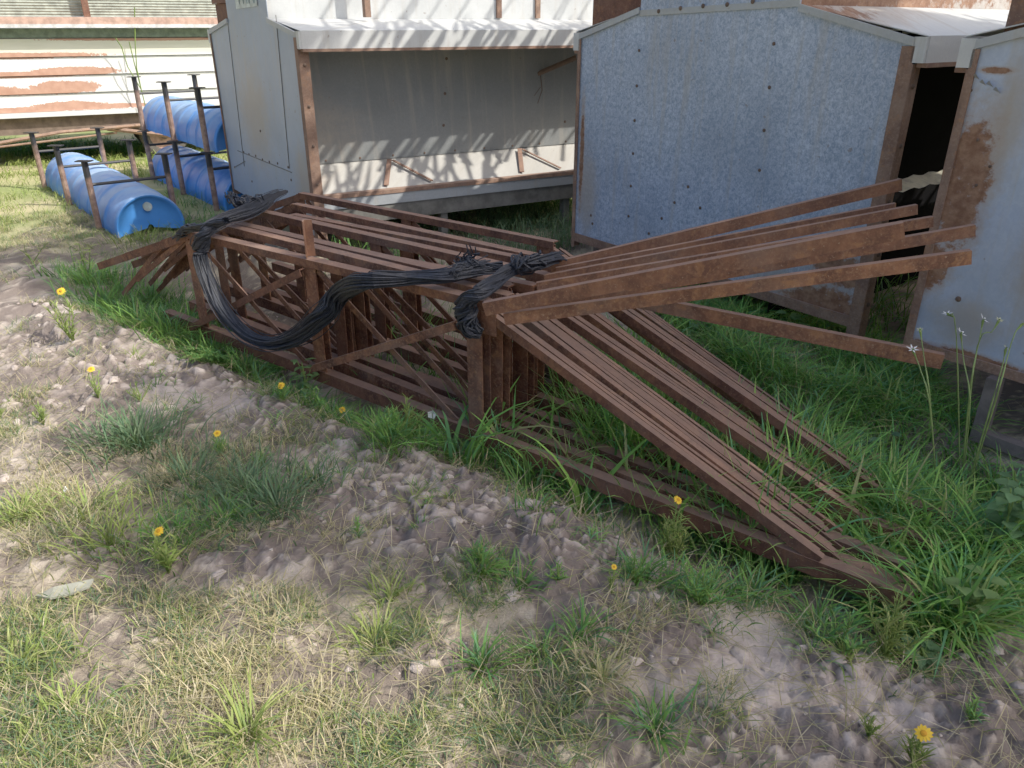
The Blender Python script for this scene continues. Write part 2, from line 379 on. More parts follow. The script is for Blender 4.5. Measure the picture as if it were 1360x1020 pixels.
# left feeder
oA, exA, eyA = (-2.53,7.10), (.55,-.835), (.872,.49); WA = 2.15
mA = dict(common); mA['end'] = galv_mat('left_end_sheet', rust=((2.12,.42,.06,.22),), stain=((2.0,.5,.25,.35),(.95,.9,.5,.5)), spangle=22, spstr=.22, base=(.35,.42,.53), tint=(.46,.52,.62), metal=.05)
fA, TA, endA = feeder(oA, exA, eyA, WA, 3.0, .2, 1.50, 1.585, .60, 1.60, 2.15, mA, 'grey galvanised feeder with long open trough side, left of the three, above the blue barrels', deep=.30)
for q in [(346,174),(324,202),(331,205),(340,207),(349,212),(358,215),(369,217),(383,222),(387,239),(312,222),(335,241)]:
    w, z = wz(*q, oA, exA); bolt(fA, TA(w,-.002,z), -Vector((*eyA,0)), .010)
for x0, y0, x1, y1 in ((303,30,325,221),(367,20,385,224),(316,200,388,229),(312,222,326,214)):     # overlapped sheet seams
    a, b = wz(x0,y0,oA,exA), wz(x1,y1,oA,exA); m = MB(); m.flat(TA(a[0],-.0035,a[1]), TA(b[0],-.0035,b[1]), .005, .004, Vector((*eyA,0)))
    m.build('sheet_seam', M['greysteel'], fA)
for q in [(579,78),(580,125),(581,168),(745,163),(748,81)]:
    s, z = wz(*q, (-1.60,5.55), eyA)
    bolt(fA, TA(WA-.30-.12*(1.52-z)/.885-(-.004), s, z), Vector((*exA,0)), .012)
for k in range(11): bolt(fA, TA(WA-.412, .25+.26*k, .655), Vector((*exA,0)), .009)
for s in (.72, 1.85):                                            # rusty triangular brackets in the trough
    m = MB(); P = lambda w, y, z: TA(WA-w, y, z)
    m.flat(P(.37,s,.635), P(.07,s-.17,.505), .035, .006, Vector((0,0,1))); m.flat(P(.36,s+.02,.63), P(.07,s+.19,.505), .028, .006, Vector((0,0,1)))
    m.build('trough_bracket', M['rustroof'], fA)
m = MB(); m.tube([TA(WA-.35,2.0,1.20), TA(WA-.2,2.25,1.32)], .02); rod = m.build('brace_rod', M['bolt'], fA)
m = MB(); m.tube([TA(WA-.34,2.02,1.19), TA(WA-.33,2.03,1.08), TA(WA-.33,1.99,.98)], .004, 4); m.tube([TA(WA-.34,2.02,1.10), TA(WA-.32,1.95,1.04)], .003, 4); m.build('wire', M['bolt'], rod)
for s, w in ((.62,.4),(1.75,.55),(2.1,.55)):                      # studs up the neck
    m = MB(); m.box(WA-w-.03, WA-w+.02, s, s+.04, 1.60, 2.1, TA); m.build('neck_stud', M['rusttrim'], fA)
# maker's plate on the neck (lettering cut by the frame in the photo)
m = MB(); a = wz(315,12,oA,exA); b = wz(343,8,oA,exA)
m.add([TA(a[0],-.006,a[1]),TA(b[0],-.006,b[1]),TA(b[0],-.006,b[1]+.2),TA(a[0],-.006,a[1]+.2)], [(0,1,2,3)]); plate = m.build('maker_plate', plain('pale_plate', (.62,.68,.66), .5), fA)
cu = bpy.data.curves.new('lettering', 'FONT'); cu.body = 'WIN'; cu.size = .21; cu.extrude = .001
to = bpy.data.objects.new('tmp', cu); C.objects.link(to); bpy.context.view_layer.update()
me = bpy.data.meshes.new_from_object(to.evaluated_get(bpy.context.evaluated_depsgraph_get())); bpy.data.objects.remove(to)
me.materials.clear(); me.materials.append(plain('plate_ink', (.24,.33,.36), .6)); xm = max(v.co.x for v in me.vertices)
for v in me.vertices:
    q = TA(a[0]+.05+v.co.x/xm*(b[0]-a[0]-.1), -.009-v.co.z, a[1]+.03+v.co.y); v.co = q-parent_origin(fA)
me.name = 'lettering'; lo = bpy.data.objects.new('lettering', me); C.objects.link(lo); lo.parent = plate
# middle feeder
oB, exB, eyB = (.43,5.28), (.592,-.806), (.806,.592); WB = 2.15
mB = dict(common); mB['end'] = galv_mat('middle_end_sheet', rust=((1.93,.26,.22,.10),(2.0,.46,.16,.08),(.05,.75,.02,.3)), stain=((.12,.55,.12,.35),(1.75,.3,.4,.14)), spangle=46, spstr=.9, base=(.24,.33,.49), tint=(.66,.75,.90), metal=.05)
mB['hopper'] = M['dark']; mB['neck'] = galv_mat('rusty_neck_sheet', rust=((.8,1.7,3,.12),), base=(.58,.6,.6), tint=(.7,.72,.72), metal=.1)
mB['roof'] = galv_mat('rusty_roof_sheet', rust=((1.2,1.6,.9,.05),), base=(.60,.63,.64), tint=(.72,.74,.74), metal=.1)
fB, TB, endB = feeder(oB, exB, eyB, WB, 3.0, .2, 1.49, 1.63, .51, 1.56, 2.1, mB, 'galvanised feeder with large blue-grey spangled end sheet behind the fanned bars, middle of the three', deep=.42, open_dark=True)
for q in [(849,67),(846,114),(843,160),(841,204),(838,247),(835,287),(1028,58),(1022,116),(1015,173),(1009,226),(914,248),(896,269),(930,276),(879,290),(862,310),(785,286),(787,297),(1075,378)]:
    w, z = wz(*q, oB, exB); bolt(fB, TB(w,-.002,z), -Vector((*eyB,0)), .0095)
for q in [(876,15),(905,11),(935,8),(967,6),(1001,2)]:
    w, z = wz(*q, oB, exB); bolt(fB, TB(w,-.008,z), -Vector((*eyB,0)), .012)
m = MB(); m.flat(TB(.51,-.0045,1.612), TB(1.56,-.0045,1.645), .03, .006, Vector((*eyB,0))); m.build('flashing', mB['plain'], fB, uvfn=lambda q:(q.x,q.z))
m = MB(); m.box(0, WB, -.013, -.005, .195, .25, TB); m.build('bottom_rail', M['rusttrim'], fB)
m = MB(); m.box(1.2, 2.0, -.30, -.24, .0, .06, TB); m.build('skid', M['skid'], fB)
m = MB(); m.box(.15,.2,.05,.1,-.02,.195,TB); m.build('leg', M['skid'], fB)
cor = MB(); nn = 26                                                # corrugated strip glimpsed inside, its pale colour painting in sunlight
for i in range(nn+1):
    y = .1+1.4*i/nn; zz = .012*math.sin(i*1.9)
    cor.v += [TB(WB-.22, y, .765+zz*.6), TB(WB-.32, y, .80+zz*.6)]
cor.f = [[2*i,2*i+2,2*i+3,2*i+1] for i in range(nn)]; cor.build('corrugated_strip', M['cream'], fB)
# right feeder
oC, exC, eyC = (1.72,3.11), (.6,-.8), (.8,.6); WC = 2.1
mC = dict(common); mC['end'] = galv_mat('right_end_sheet', rust=((.07,.98,.10,.25),(.035,.65,.06,.1),(.05,.30,.06,.03),(.09,1.40,.05,.012),(.3,.32,.16,.02)), stain=((.17,1.22,.10,.32),(.22,.45,.2,.14),(.42,.8,.12,.5)), spangle=30, spstr=.5, base=(.42,.51,.67), tint=(.60,.68,.80), metal=.05)
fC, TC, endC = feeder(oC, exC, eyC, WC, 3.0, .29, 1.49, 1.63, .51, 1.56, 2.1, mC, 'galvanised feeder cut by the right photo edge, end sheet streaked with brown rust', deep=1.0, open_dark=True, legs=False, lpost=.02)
for q, r in (((1273,397),.012),((1299,186),.006),((1315,221),.006),((1297,246),.006),((1290,120),.006)):
    w, z = wz(*q, oC, exC); bolt(fC, TC(w,-.002,z), -Vector((*eyC,0)), r)
m = MB(); m.box(0, WC, -.013, -.005, .282, .322, TC); m.build('bottom_rail', M['rusttrim'], fC)
m = MB()                                                           # torn sheet
for k in range(4):
    w, z = wz(1292+9*k, 101+5*k+(3 if k % 2 else 0), oC, exC); m.add([TC(w,-.004,z),TC(w+.03,-.004,z-.012),TC(w+.02,-.03,z+.012)], [(0,1,2)])
m.build('torn_edge', common['plain'], fC, uvfn=lambda q:(q.x,q.z))
m = MB(); m.box(.36,.41,-.06,-.01,.051,.28,TC); m.build('leg', M['skid'], fC)
m = MB(); m.box(.36,WC,-.062,-.008,.0,.05,TC); m.build('skid', M['skid'], fC)
m = MB(); m.box(1.7,1.75,-.06,-.01,.051,.28,TC); m.build('leg', M['skid'], fC)

# ---------------------------------------------------------------- trusses
dT = Vector((.81,-.586,0)).normalized(); nT = Vector((.586,.81,0)).normalized(); oT = Vector((-.115,2.78,0))
def P2(s, z, off=0.0): return oT+dT*s+nT*off+Vector((0,0,z))
def make_truss(first):
    r = empty('roof_truss', oT, 'x', 'roof truss', 'rusty roof trusses stacked on edge')
    def part(name, *segs, fl=None):
        m = MB()
        for sg in segs:
            if sg[0] == 'L': m.angle(P2(*sg[1]), P2(*sg[2]), sg[3], sg[4] if len(sg) > 4 else sg[3], .006, nT)
            else: m.flat(P2(*sg[1]), P2(*sg[2]), sg[3], .007, nT)
        return m.build(name, M['truss'], r)
    part('top_chord', ('L',(-1.93,.592),(.02,.602),.036,.044)); part('top_chord', ('L',(-1.90,.582,.052),(-.02,.592,.052),.028,.026))
    part('end_rafter', ('L',(.0,.575,.002),(1.36,.012,.002),.036,.026)); part('end_rafter', ('L',(.03,.566,.036),(1.34,.01,.036),.027,.016)); part('end_rafter', ('L',(.03,.552,.066),(1.40,-.012,.066),.024,.014)); part('end_rafter', ('L',(-2.95,.25,.002),(-1.93,.585,.002),.042))
    m = MB(); m.angle(P2(-2.3,.08,.0), P2(1.63,-.012,.0), .06,.05,.007,nT); m.build('bottom_chord', M['truss'], r)
    for s, zt, zb in ((-1.95,.588,.04),(-1.02,.588,.02),(-.075,.594,-.02)):
        m = MB(); a = P2(s, zb, .008); b = P2(s, zt-.008, .008); m.sweep(a, b, [(-.01,0),(.064,0),(.064,.006),(-.004,.006),(-.004,.04),(-.01,.04)], dT, nT); m.build('upright', M['truss'], r)
    for s, zt, zb in ((-1.02,.575,.02),(-.06,.582,-.02)):
        m = MB(); a = P2(s, zb, .058); b = P2(s, zt-.008, .058); m.sweep(a, b, [(0,0),(.05,0),(.05,.006),(.006,.006),(.006,.03),(0,.03)], dT, nT); m.build('upright', M['truss'], r)
    for s0, z0, s1, z1 in ((-1.88,.55,-1.10,.05),(-.95,.55,-.16,.03)): part('strap_brace', ('F',(s0,z0,.02),(s1,z1,.02),.028))
    part('web_strut', ('L',(-2.55,.23,.012),(-1.98,.555,.012),.03)); part('web_strut', ('L',(-2.75,.10,.012),(-2.2,.49,.012),.028))
    part('gusset_plate', ('F',(.03,.56,.004),(.03,.47,.004),.07))
    if first:
        part('angle_brace', ('L',(-2.03,.06,-.032),(-1.02,.555,-.032),.034)); part('angle_brace', ('L',(-1.10,.045,-.034),(-.12,.50,-.034),.034))
    return r
names = ['frontmost rusty roof truss of the tied stack, with two crossing angle braces', 'second rusty roof truss from the front of the tied stack', 'third rusty roof truss from the front of the tied stack',
         'fourth rusty roof truss from the front, in the middle of the stack', 'fifth rusty roof truss from the front of the tied stack', 'sixth rusty roof truss from the front of the tied stack',
         'seventh rusty roof truss from the front, second from the feeders', 'hindmost rusty roof truss of the stack, nearest the feeders, standing a little apart']
f0 = make_truss(True); f0['label'] = names[0]; proto = make_truss(False)
offs = [.10,.19,.275,.42,.55,.65,.885]; rz = [-1.3,-2.0,1.6,-.4,-2.4,-3.0,-2.2]; sh = [.02,-.03,.03,-.02,.05,-.08,-.28]
for i in range(7):
    t = proto if i == 0 else copy_tree(proto)
    t['label'] = names[i+1]; t.location = oT+nT*offs[i]+dT*sh[i]+Vector((0,0,.006*math.sin(i*2.1))); t.rotation_euler = (.012*math.sin(i*2.7), .012*math.cos(i*4.1), math.radians(rz[i]))
m = MB(); q0 = P2(-1.03,.602,.03); m.angle(q0, q0+Vector((0,0,.165)), .04,.04,.006, Vector((1,.2,0))); ob = m.build('steel_offcut', M['tail'], origin=q0)
tag(ob, 'short rusty angle offcut sticking straight up from the stack top', 'steel offcut')

# loose angle bars fanning out to the right
def px_start(px, py, z): return atz(px, py, z)
bars = [((640,403,.635),(1200,296,2.25),.048,'thick rusty angle bar along the front of the fan, shorter than its neighbours'),
        ((668,417,.60),(1291,333,2.40),.043,'lowest rising angle bar of the fan, square end just above the grass side'),
        ((700,402,.61),(1296,299,2.62),.038,'dark angle bar whose tip reaches farthest right, directly above the lowest rising bar'),
        ((712,376,.625),(1240,288,2.80),.036,'dark rusty angle bar in mid fan, end peeping above the thick front bar'),
        ((722,366,.63),(1219,272,2.95),.036,'angle bar with a pale worn tip, third from the top of the fan'),
        ((738,356,.635),(1190,270,3.05),.034,'thin angle bar just under the topmost one, ends short of the dark gap'),
        ((730,350,.64),(1198,238,3.22),.046,'topmost rusty angle bar of the fan, tip against the dark feeder opening'),
        ((845,392,.50),(1255,472,2.90),.055,'rusty angle bar sloping down to the right below the rising fan')]
for (a, b, wd, lb) in bars:
    p0 = atz(*a); p1 = att(*b); m = MB(); bk = Vector((.15,1,0))
    m.angle(p0, p1, wd*1.04, wd*.6, .006, bk)
    o = m.build('angle_bar', M['tail'], origin=p0); tag(o, lb, 'angle bar', 'loose rusty angle bars fanning out to the right')

# ---------------------------------------------------------------- twine
def spline(pts, n):
    pts = [Vector(p) for p in pts]; P = [pts[0]*2-pts[1]]+pts+[pts[-1]*2-pts[-2]]; out = []
    for i in range(n):
        u = i/(n-1)*(len(pts)-1); k = min(int(u), len(pts)-2); t = u-k; a, b, c, d = P[k:k+4]
        out.append(.5*((2*b)+(c-a)*t+(2*a-5*b+4*c-d)*t*t+(3*b-a-3*c+d)*t**3))
    return out
def strands(m, pts, rad, count, n=60, flat=.75, fray0=0.0, fray1=0.0, r=.0042, seed=0):
    rr = random.Random(seed); path = spline(pts, n)
    for k in range(count):
        ph = rr.uniform(0, 6.28); q = math.sqrt(rr.random()); tw = rr.uniform(1.0, 6.5); w1 = rr.uniform(0,6.28); w2 = rr.uniform(.5,1.6); line = []
        i0 = int(rr.random()*n*.05); i1 = n-int(rr.random()*n*.08)
        for i in range(i0, i1):
            t = i/(n-1); d = (path[min(i+1,n-1)]-path[max(i-1,0)]).normalized(); a = d.cross(Vector((.2,.1,1)))
            a = a.normalized() if a.length > .05 else Vector((1,0,0)); b = d.cross(a)
            R = (np.interp(t, [x[0] for x in rad], [x[1] for x in rad]))*(1+.25*math.sin(w2*9*t+w1))
            fr = 1+fray1*max(0,(t-.9)/.1)**2+fray0*max(0,(.08-t)/.08)**2
            an = ph+tw*t+.45*math.sin(17*t+w1)
            line.append(path[i]+(a*math.cos(an)+b*math.sin(an)*flat)*R*q*fr)
        m.tube(line, r, 4, False)
def knot(m, c, R, count, seed, ax=Vector((1,-.3,.2))):
    rr = random.Random(seed)
    for k in range(count):
        n_ = (ax+Vector((rr.gauss(0,.5),rr.gauss(0,.5),rr.gauss(0,.5)))).normalized(); a = n_.cross(Vector((0,.3,1))).normalized(); b = n_.cross(a)
        r1 = R*rr.uniform(.6,1.1); ce = c+Vector((rr.gauss(0,R*.35),rr.gauss(0,R*.3),rr.gauss(0,R*.15))); a0 = rr.uniform(0,6.28)
        m.tube([ce+(a*math.cos(a0+t*.5)+b*math.sin(a0+t*.5)*.8)*r1*(1+.1*math.sin(3*t)) for t in range(11)], .0045, 4, False)
def onp(px, py, off): o = oT+nT*off; return atp(px, py, (o.x,o.y), (dT.x,dT.y))
m = MB(); Z1 = .645
path1 = [atz(380,254,Z1-.03), atz(366,259,Z1+.012), atz(350,268,Z1+.02), atz(325,282,Z1+.03), atz(296,292,Z1+.025), onp(274,308,-.04), onp(266,335,-.065), onp(276,372,-.08), onp(297,412,-.09), onp(328,445,-.10), onp(362,456,-.10), onp(397,445,-.10), onp(428,418,-.09),
         onp(455,388,-.06), atz(485,373,Z1+.01), atz(540,370,Z1), atz(590,367,Z1+.01), atz(625,358,Z1+.02), atz(650,354,Z1+.02)]
strands(m, path1, [(0,.010),(.06,.014),(.13,.042),(.2,.030),(.3,.034),(.45,.033),(.52,.030),(.68,.054),(.75,.042),(.85,.026),(.95,.032),(1,.024)], 120, 120, .75, .0, .7, .0036, 3)
strands(m, path1, [(0,.012),(.13,.05),(.3,.046),(.45,.046),(.52,.044),(.68,.075),(.8,.045),(1,.04)], 14, 120, .8, .5, 1.0, .0024, 31)
knot(m, atz(334,272,Z1+.03), .052, 34, 5); strands(m, [atz(330,272,Z1+.04),atz(316,266,Z1+.06),atz(307,263,Z1+.05)], [(0,.03),(1,.03)], 22, 12, 1, 0, .3, .0042, 8)
strands(m, [onp(300,293,-.0),onp(272,300,-.02),onp(248,304,-.01),onp(238,318,.0)], [(0,.03),(1,.035)], 30, 20, .6, 0, .4, .0042, 9)
strands(m, [atz(600,366,Z1+.02),atz(618,352,Z1+.04),atz(630,344,Z1+.06)], [(0,.02),(1,.035)], 26, 14, 1, 0, .45, .0030, 12)
o = m.build('twine_bundle', M['rope'], origin=atz(330,275,0)); tag(o, 'long black twine bundle knotted at the left and sagging in a loop over the stack', 'twine')
m = MB()
path2 = [atz(742,340,.67), atz(722,346,.69), atz(700,350,.69), atz(676,358,.67), atz(658,374,.655), onp(636,388,-.045), onp(620,402,-.06), onp(617,420,-.06), onp(625,436,-.05), onp(640,443,-.03)]
strands(m, path2, [(0,.022),(.2,.032),(.4,.026),(.6,.03),(.75,.045),(.9,.042),(1,.02)], 60, 60, .8, .6, .1, .004, 21)
knot(m, atz(690,351,.685), .042, 36, 22); knot(m, atz(712,347,.69), .034, 26, 23); knot(m, atz(634,352,.66), .02, 10, 24)
strands(m, [atz(668,352,.67),atz(640,356,.66),atz(612,352,.66),atz(625,345,.7)], [(0,.016),(.5,.024),(1,.04)], 36, 24, .9, 0, .5, .0032, 25)
o = m.build('twine_bundle', M['rope'], origin=atz(690,351,0)); tag(o, 'short black twine tie knotted around the right top corner of the stack', 'twine')

# ---------------------------------------------------------------- blue half-barrel troughs in racks
n = NT('blue_plastic'); c = n.pos(); a = n.noise(5, c, 4); up = n.node('ShaderNodeNewGeometry').outputs['Normal']; sp = n.node('ShaderNodeSeparateXYZ'); n.link(up, sp.inputs[0])
col = n.mix(n.ramp(a,.3,.7), (.035,.20,.66), (.06,.27,.76)); dust = n.math('MULTIPLY', n.ramp(sp.outputs[2],.2,1.0), n.ramp(n.noise(2.5,c,4),.2,.7))
col = n.mix(n.math('MULTIPLY', dust, .9), col, (.42,.60,.82)); n.bump(n.noise(40,c,3), .08, .004); M['blue'] = n.set(col, .42, 0, .5)
M['pole'] = None
n = NT('shade_and_rust_pole'); c = n.pos(); sp = n.node('ShaderNodeSeparateXYZ'); n.link(n.coords('UV'), sp.inputs[0])
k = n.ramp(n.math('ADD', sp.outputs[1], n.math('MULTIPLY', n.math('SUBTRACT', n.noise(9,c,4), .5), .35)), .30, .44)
col = n.mix(k, n.mix(n.ramp(n.noise(20,c,4),.35,.65), (.19,.11,.08), (.34,.22,.16)), (.016,.016,.019)); M['pole'] = n.set(col, .55, .1)  # dark leg tops have shade painted in, brown below is rust
def half_barrel(m, p0, p1, R, rise):
    """an inverted half barrel along p0-p1: ribbed skin plus both half-round heads"""
    d = (p1-p0); Ln = d.length; d.normalize(); side = Vector((d.y,-d.x,0)).normalized(); up = Vector((0,0,1)); n_ = 40; k = 25
    ribs = [.02,.345,.655,.98]; b = len(m.v)
    for i in range(n_+1):
        t = i/n_; r = R*(.955+.045*math.sin(math.pi*t))
        for rb in ribs: r += .012*math.exp(-((t-rb)/.022)**2)
        if i in (0, n_): r = R*.95
        for j in range(k):
            an = math.pi*(-.06+1.12*j/(k-1)); m.v.append(p0+d*Ln*t+side*math.cos(an)*r+up*(math.sin(an)*r*rise))
    for i in range(n_):
        for j in range(k-1): m.f.append([b+i*k+j, b+i*k+j+1, b+(i+1)*k+j+1, b+(i+1)*k+j])
def barrel_head(p, d, R, rise, parent):
    side = Vector((d.y,-d.x,0)).normalized(); up = Vector((0,0,1)); m = MB(); k = 25
    for (r, e) in ((.95,0),(.90,0),(.88,-.022),(.5,-.022),(.08,-.022)):
        for j in range(k):
            an = math.pi*(-.06+1.12*j/(k-1)); m.v.append(p+d*e+side*math.cos(an)*R*r+up*math.sin(an)*R*r*rise)
    for i in range(4):
        for j in range(k-1): m.f.append([i*k+j, i*k+j+1, (i+1)*k+j+1, (i+1)*k+j])
    h = m.build('barrel_head', M['blue'], parent, smooth=True)
    m = MB(); q = p-d*.018+up*R*.62*rise+side*.0
    m.tube([q, q+d*.022], .035, 16); m.build('bung', plain('pale_bung', (.45,.55,.55), .5), h)
DR = Vector((.625,-.78,0)).normalized(); SR = Vector((.78,.625,0)).normalized()
def rack(o, z0, legs, bl, be, label, tlabel, zbar=.37, width=.62, leg_h=.555, barz=.05):
    r = empty('steel_rack', o+Vector((0,0,z0)), label, 'rack', 'upturned steel racks holding troughs')
    up = Vector((0,0,1))
    for s in legs:
        for k in (0, 1):
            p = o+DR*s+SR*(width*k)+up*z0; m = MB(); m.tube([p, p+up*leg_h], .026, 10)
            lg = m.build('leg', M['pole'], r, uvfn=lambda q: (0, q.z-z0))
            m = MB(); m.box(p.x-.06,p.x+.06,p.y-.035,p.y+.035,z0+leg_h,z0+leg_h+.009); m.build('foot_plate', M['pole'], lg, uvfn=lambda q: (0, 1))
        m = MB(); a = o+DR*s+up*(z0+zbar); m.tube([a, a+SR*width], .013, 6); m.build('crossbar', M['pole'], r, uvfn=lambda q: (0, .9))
    t = empty('barrel_trough', o+DR*bl+SR*(width/2)+up*z0, tlabel, 'trough', 'blue half-barrel troughs')
    nb = 3; step = (be-bl)/nb; R = width/2-.035
    for i in range(nb):
        p0 = o+DR*(bl+i*step)+SR*(width/2)+up*(z0+barz); p1 = p0+DR*(step-.012); m = MB(); half_barrel(m, p0, p1, R, 1.0)
        hb = m.build('half_barrel', M['blue'], t, smooth=True)
        if i == nb-1: barrel_head(p1, DR, R, 1.0, hb)
        if i == 0: barrel_head(p0, -DR, R, 1.0, hb)
o1 = atz(60,250); L1 = (atz(135,305)-o1).length
rack(o1, 0, (0, L1*.52, L1), -.12, L1+.42, 'low dark and rusty rack standing alone at far left, feet upward', 'light blue half-barrel trough lying upturned at far left, bung facing the stack')
o2 = atz(204,239); L2 = (atz(288,281)-o2).length-.05
rack(o2, 0, (0, L2*.52, L2), -.2, L2+.12, 'bottom steel rack of the two stacked beside the left feeder', 'lower blue trough of the two stacked beside the left feeder', leg_h=.512)
rack(o2, .525, (0, L2*.52, L2), -.2, L2+.12, 'top steel rack stacked on another rack, feet upward against the wagon', 'upper blue trough of the two stacked beside the left feeder', leg_h=.53)

# ---------------------------------------------------------------- wagon
oW = Vector((-5.9,9.3,0)); eW = Vector((.87,.49,0)).normalized(); nW = Vector((-.49,.87,0)).normalized()
TW = lambda s, y, z: oW+eW*s+nW*y+Vector((0,0,z))
wg = empty('farm_wagon', TW(1.0,.5,0), 'long white wagon body with peeling painted boards at upper left', 'wagon')
n = NT('peeling_white_boards'); uv = n.coords('UV'); sp = n.node('ShaderNodeSeparateXYZ'); n.link(uv, sp.inputs[0])
q = blob_mask(n, uv, [(.0,1.235,1.3,.035),(1.2,.66,.5,.03),(.9,1.06,.5,.05),(-.3,.87,.7,.06),(1.9,1.40,1.2,.02),(.2,1.035,1.1,.035),(.75,.89,.38,.075),(.1,.845,.9,.03),(.75,.68,.4,.055),(.2,.655,.9,.035),(-.4,.68,.4,.05),(-2.0,.9,.8,.1)], .36, 9)
msk = n.ramp(q, 0, .05)
col = n.mix(n.ramp(n.noise(3, n.scalev(uv,(1,4,1)), 4),.3,.7), (.66,.68,.66), (.80,.81,.79))
yel = n.ramp(sp.outputs[1], 1.22, 1.26); col = n.mix(n.math('MULTIPLY', yel, .5), col, (.70,.69,.44))
col = n.mix(msk, col, n.mix(n.ramp(n.noise(9,uv,4),.3,.7), (.40,.20,.13), (.52,.29,.20))); col = n.mix(n.math('MULTIPLY', n.ramp(n.noise(30,uv,2),.72,.76), .6), col, (.25,.2,.15))
M['boards'] = n.set(col, .6, 0)
LW0, LW1 = -3.5, 3.6
for k in range(4):
    z0 = .63+.197*k; m = MB()
    m.hexa([TW(LW0,0,z0),TW(LW1,0,z0),TW(LW1,.05,z0),TW(LW0,.05,z0),TW(LW0,.022,z0+.188),TW(LW1,.022,z0+.188),TW(LW1,.05,z0+.188),TW(LW0,.05,z0+.188)])
    m.build('side_board', M['boards'], wg, uvfn=lambda q: ((q-oW).dot(eW), q.z))
m = MB(); m.box(LW0,LW1,.045,.1,.6,1.52,TW); m.build('body_lining', plain('grey_lining',(.22,.22,.2),.8), wg)
m = MB(); m.box(LW0,LW1,-.035,.044,.575,.626,TW); m.build('bottom_lip', M['boards'], wg, uvfn=lambda q: (5, 1.0))
m = MB(); m.box(LW0,LW1,.01,.043,1.42,1.52,TW); m.build('recess_board', plain('shade_painted_green',(.16,.21,.17),.8), wg)  # green-grey, kept dark to paint in the shade under the ledge
m = MB(); m.box(LW0,LW1,-.16,.043,1.525,1.56,TW); m.build('ledge', plain('white_ledge',(.75,.75,.73),.6), wg)
m = MB(); m.box(LW0,LW1,-.155,.043,1.562,1.635,TW); m.build('ledge_fascia', plain('faded_pink_paint',(.58,.36,.28),.7), wg)
m = MB(); cs = 34                                                    # horizontally ribbed upper sheet
for i in range(cs+1):
    z = 1.64+.5*i/cs; y = .05+(.012 if i % 2 else 0)
    m.v += [TW(LW0,y,z), TW(LW1,y,z)]
m.f = [[2*i,2*i+1,2*i+3,2*i+2] for i in range(cs)]; m.build('ribbed_sheet', plain('weathered_green_sheet',(.36,.40,.34),.6), wg)
for s in (-1.4,1.1,3.4):
    m = MB(); m.box(s,s+.07,-.08,-.01,1.637,2.2,TW); m.build('post', M['rustroof'], wg)
m = MB(); m.box(LW0,LW1,.06,.2,.38,.57,TW); m.box(LW0,LW1,1.5,1.6,.38,.57,TW)
for s in (-2.5,-.8,.9,2.6): m.box(s,s+.1,.2,1.5,.42,.55,TW)
m.build('chassis_beam', plain('weathered_beam',(.17,.12,.09),.8), wg)
m = MB(); m.box(LW0,LW1,.11,1.7,.575,.60,TW); m.build('deck', M['greysteel'], wg)
m = MB(); m.box(LW0,LW1,1.7,1.75,.575,2.1,TW); m.build('rear_side', common['plain'], wg, uvfn=lambda q:(q.x,q.z))
tyre_m = plain('worn_tyre',(.10,.09,.08),.9); hub_m = plain('pink_hub',(.46,.27,.21),.7)
for s, y in ((1.75,.32),(1.75,1.45),(-2.3,.32),(-2.3,1.45)):
    m = MB(); R = .285; prof = [(-.08,.62),(-.09,.85),(-.075,.96),(-.04,1),(.04,1),(.075,.96),(.09,.85),(.08,.62)]; k = 40; 
    cW = TW(s, y, R-.02)
    for j in range(k):
        an = 2*math.pi*j/k; tr = 1+(.03 if j % 2 else 0)
        for (yy, rr) in prof: m.v.append(cW+nW*yy+(eW*math.cos(an)+Vector((0,0,1))*math.sin(an))*R*rr*(tr if rr > .9 else 1))
    L8 = len(prof)
    for j in range(k):
        for i in range(L8): m.f.append([j*L8+i, j*L8+(i+1)%L8, ((j+1)%k)*L8+(i+1)%L8, ((j+1)%k)*L8+i])
    wl = m.build('wheel', tyre_m, wg)
    m = MB(); m.tube([cW-nW*.065, cW-nW*.03, cW+nW*.05], [.185,.17,.17], 24); h = m.build('rim', hub_m, wl)
    m = MB(); m.tube([cW-nW*.10, cW-nW*.06], .05, 14); m.build('hub', M['bolt'], h)
m = MB(); m.tube([TW(1.6,.1,.42),TW(.6,-.25,.42),TW(-1.4,-.6,.20)], .02, 6); m.tube([TW(1.1,.05,.40),TW(1.9,-.2,.28)], .03, 6); m.tube([TW(1.2,.1,.34),TW(-1.0,-.4,.25)], .012, 6); m.build('drawbar', M['rusttrim'], wg)
m = MB()                                                            # dry vine up the wagon side
for pts in ([(186,118),(180,90),(178,60),(177,10)],[(186,118),(176,80),(170,55)],[(186,118),(168,88),(160,62),(152,50)],[(186,118),(192,142),(193,150)]):
    m.tube([TW(*((lambda w: (w[0],-.14,w[1]))(wz(x,y,(oW.x,oW.y),(eW.x,eW.y))))) for x, y in pts], .006, 4)
o = m.build('dry_vine', M['stem'], origin=TW(1.5,-.14,.55)); tag(o, 'thin dry vine stems climbing the white wagon side', 'vine')

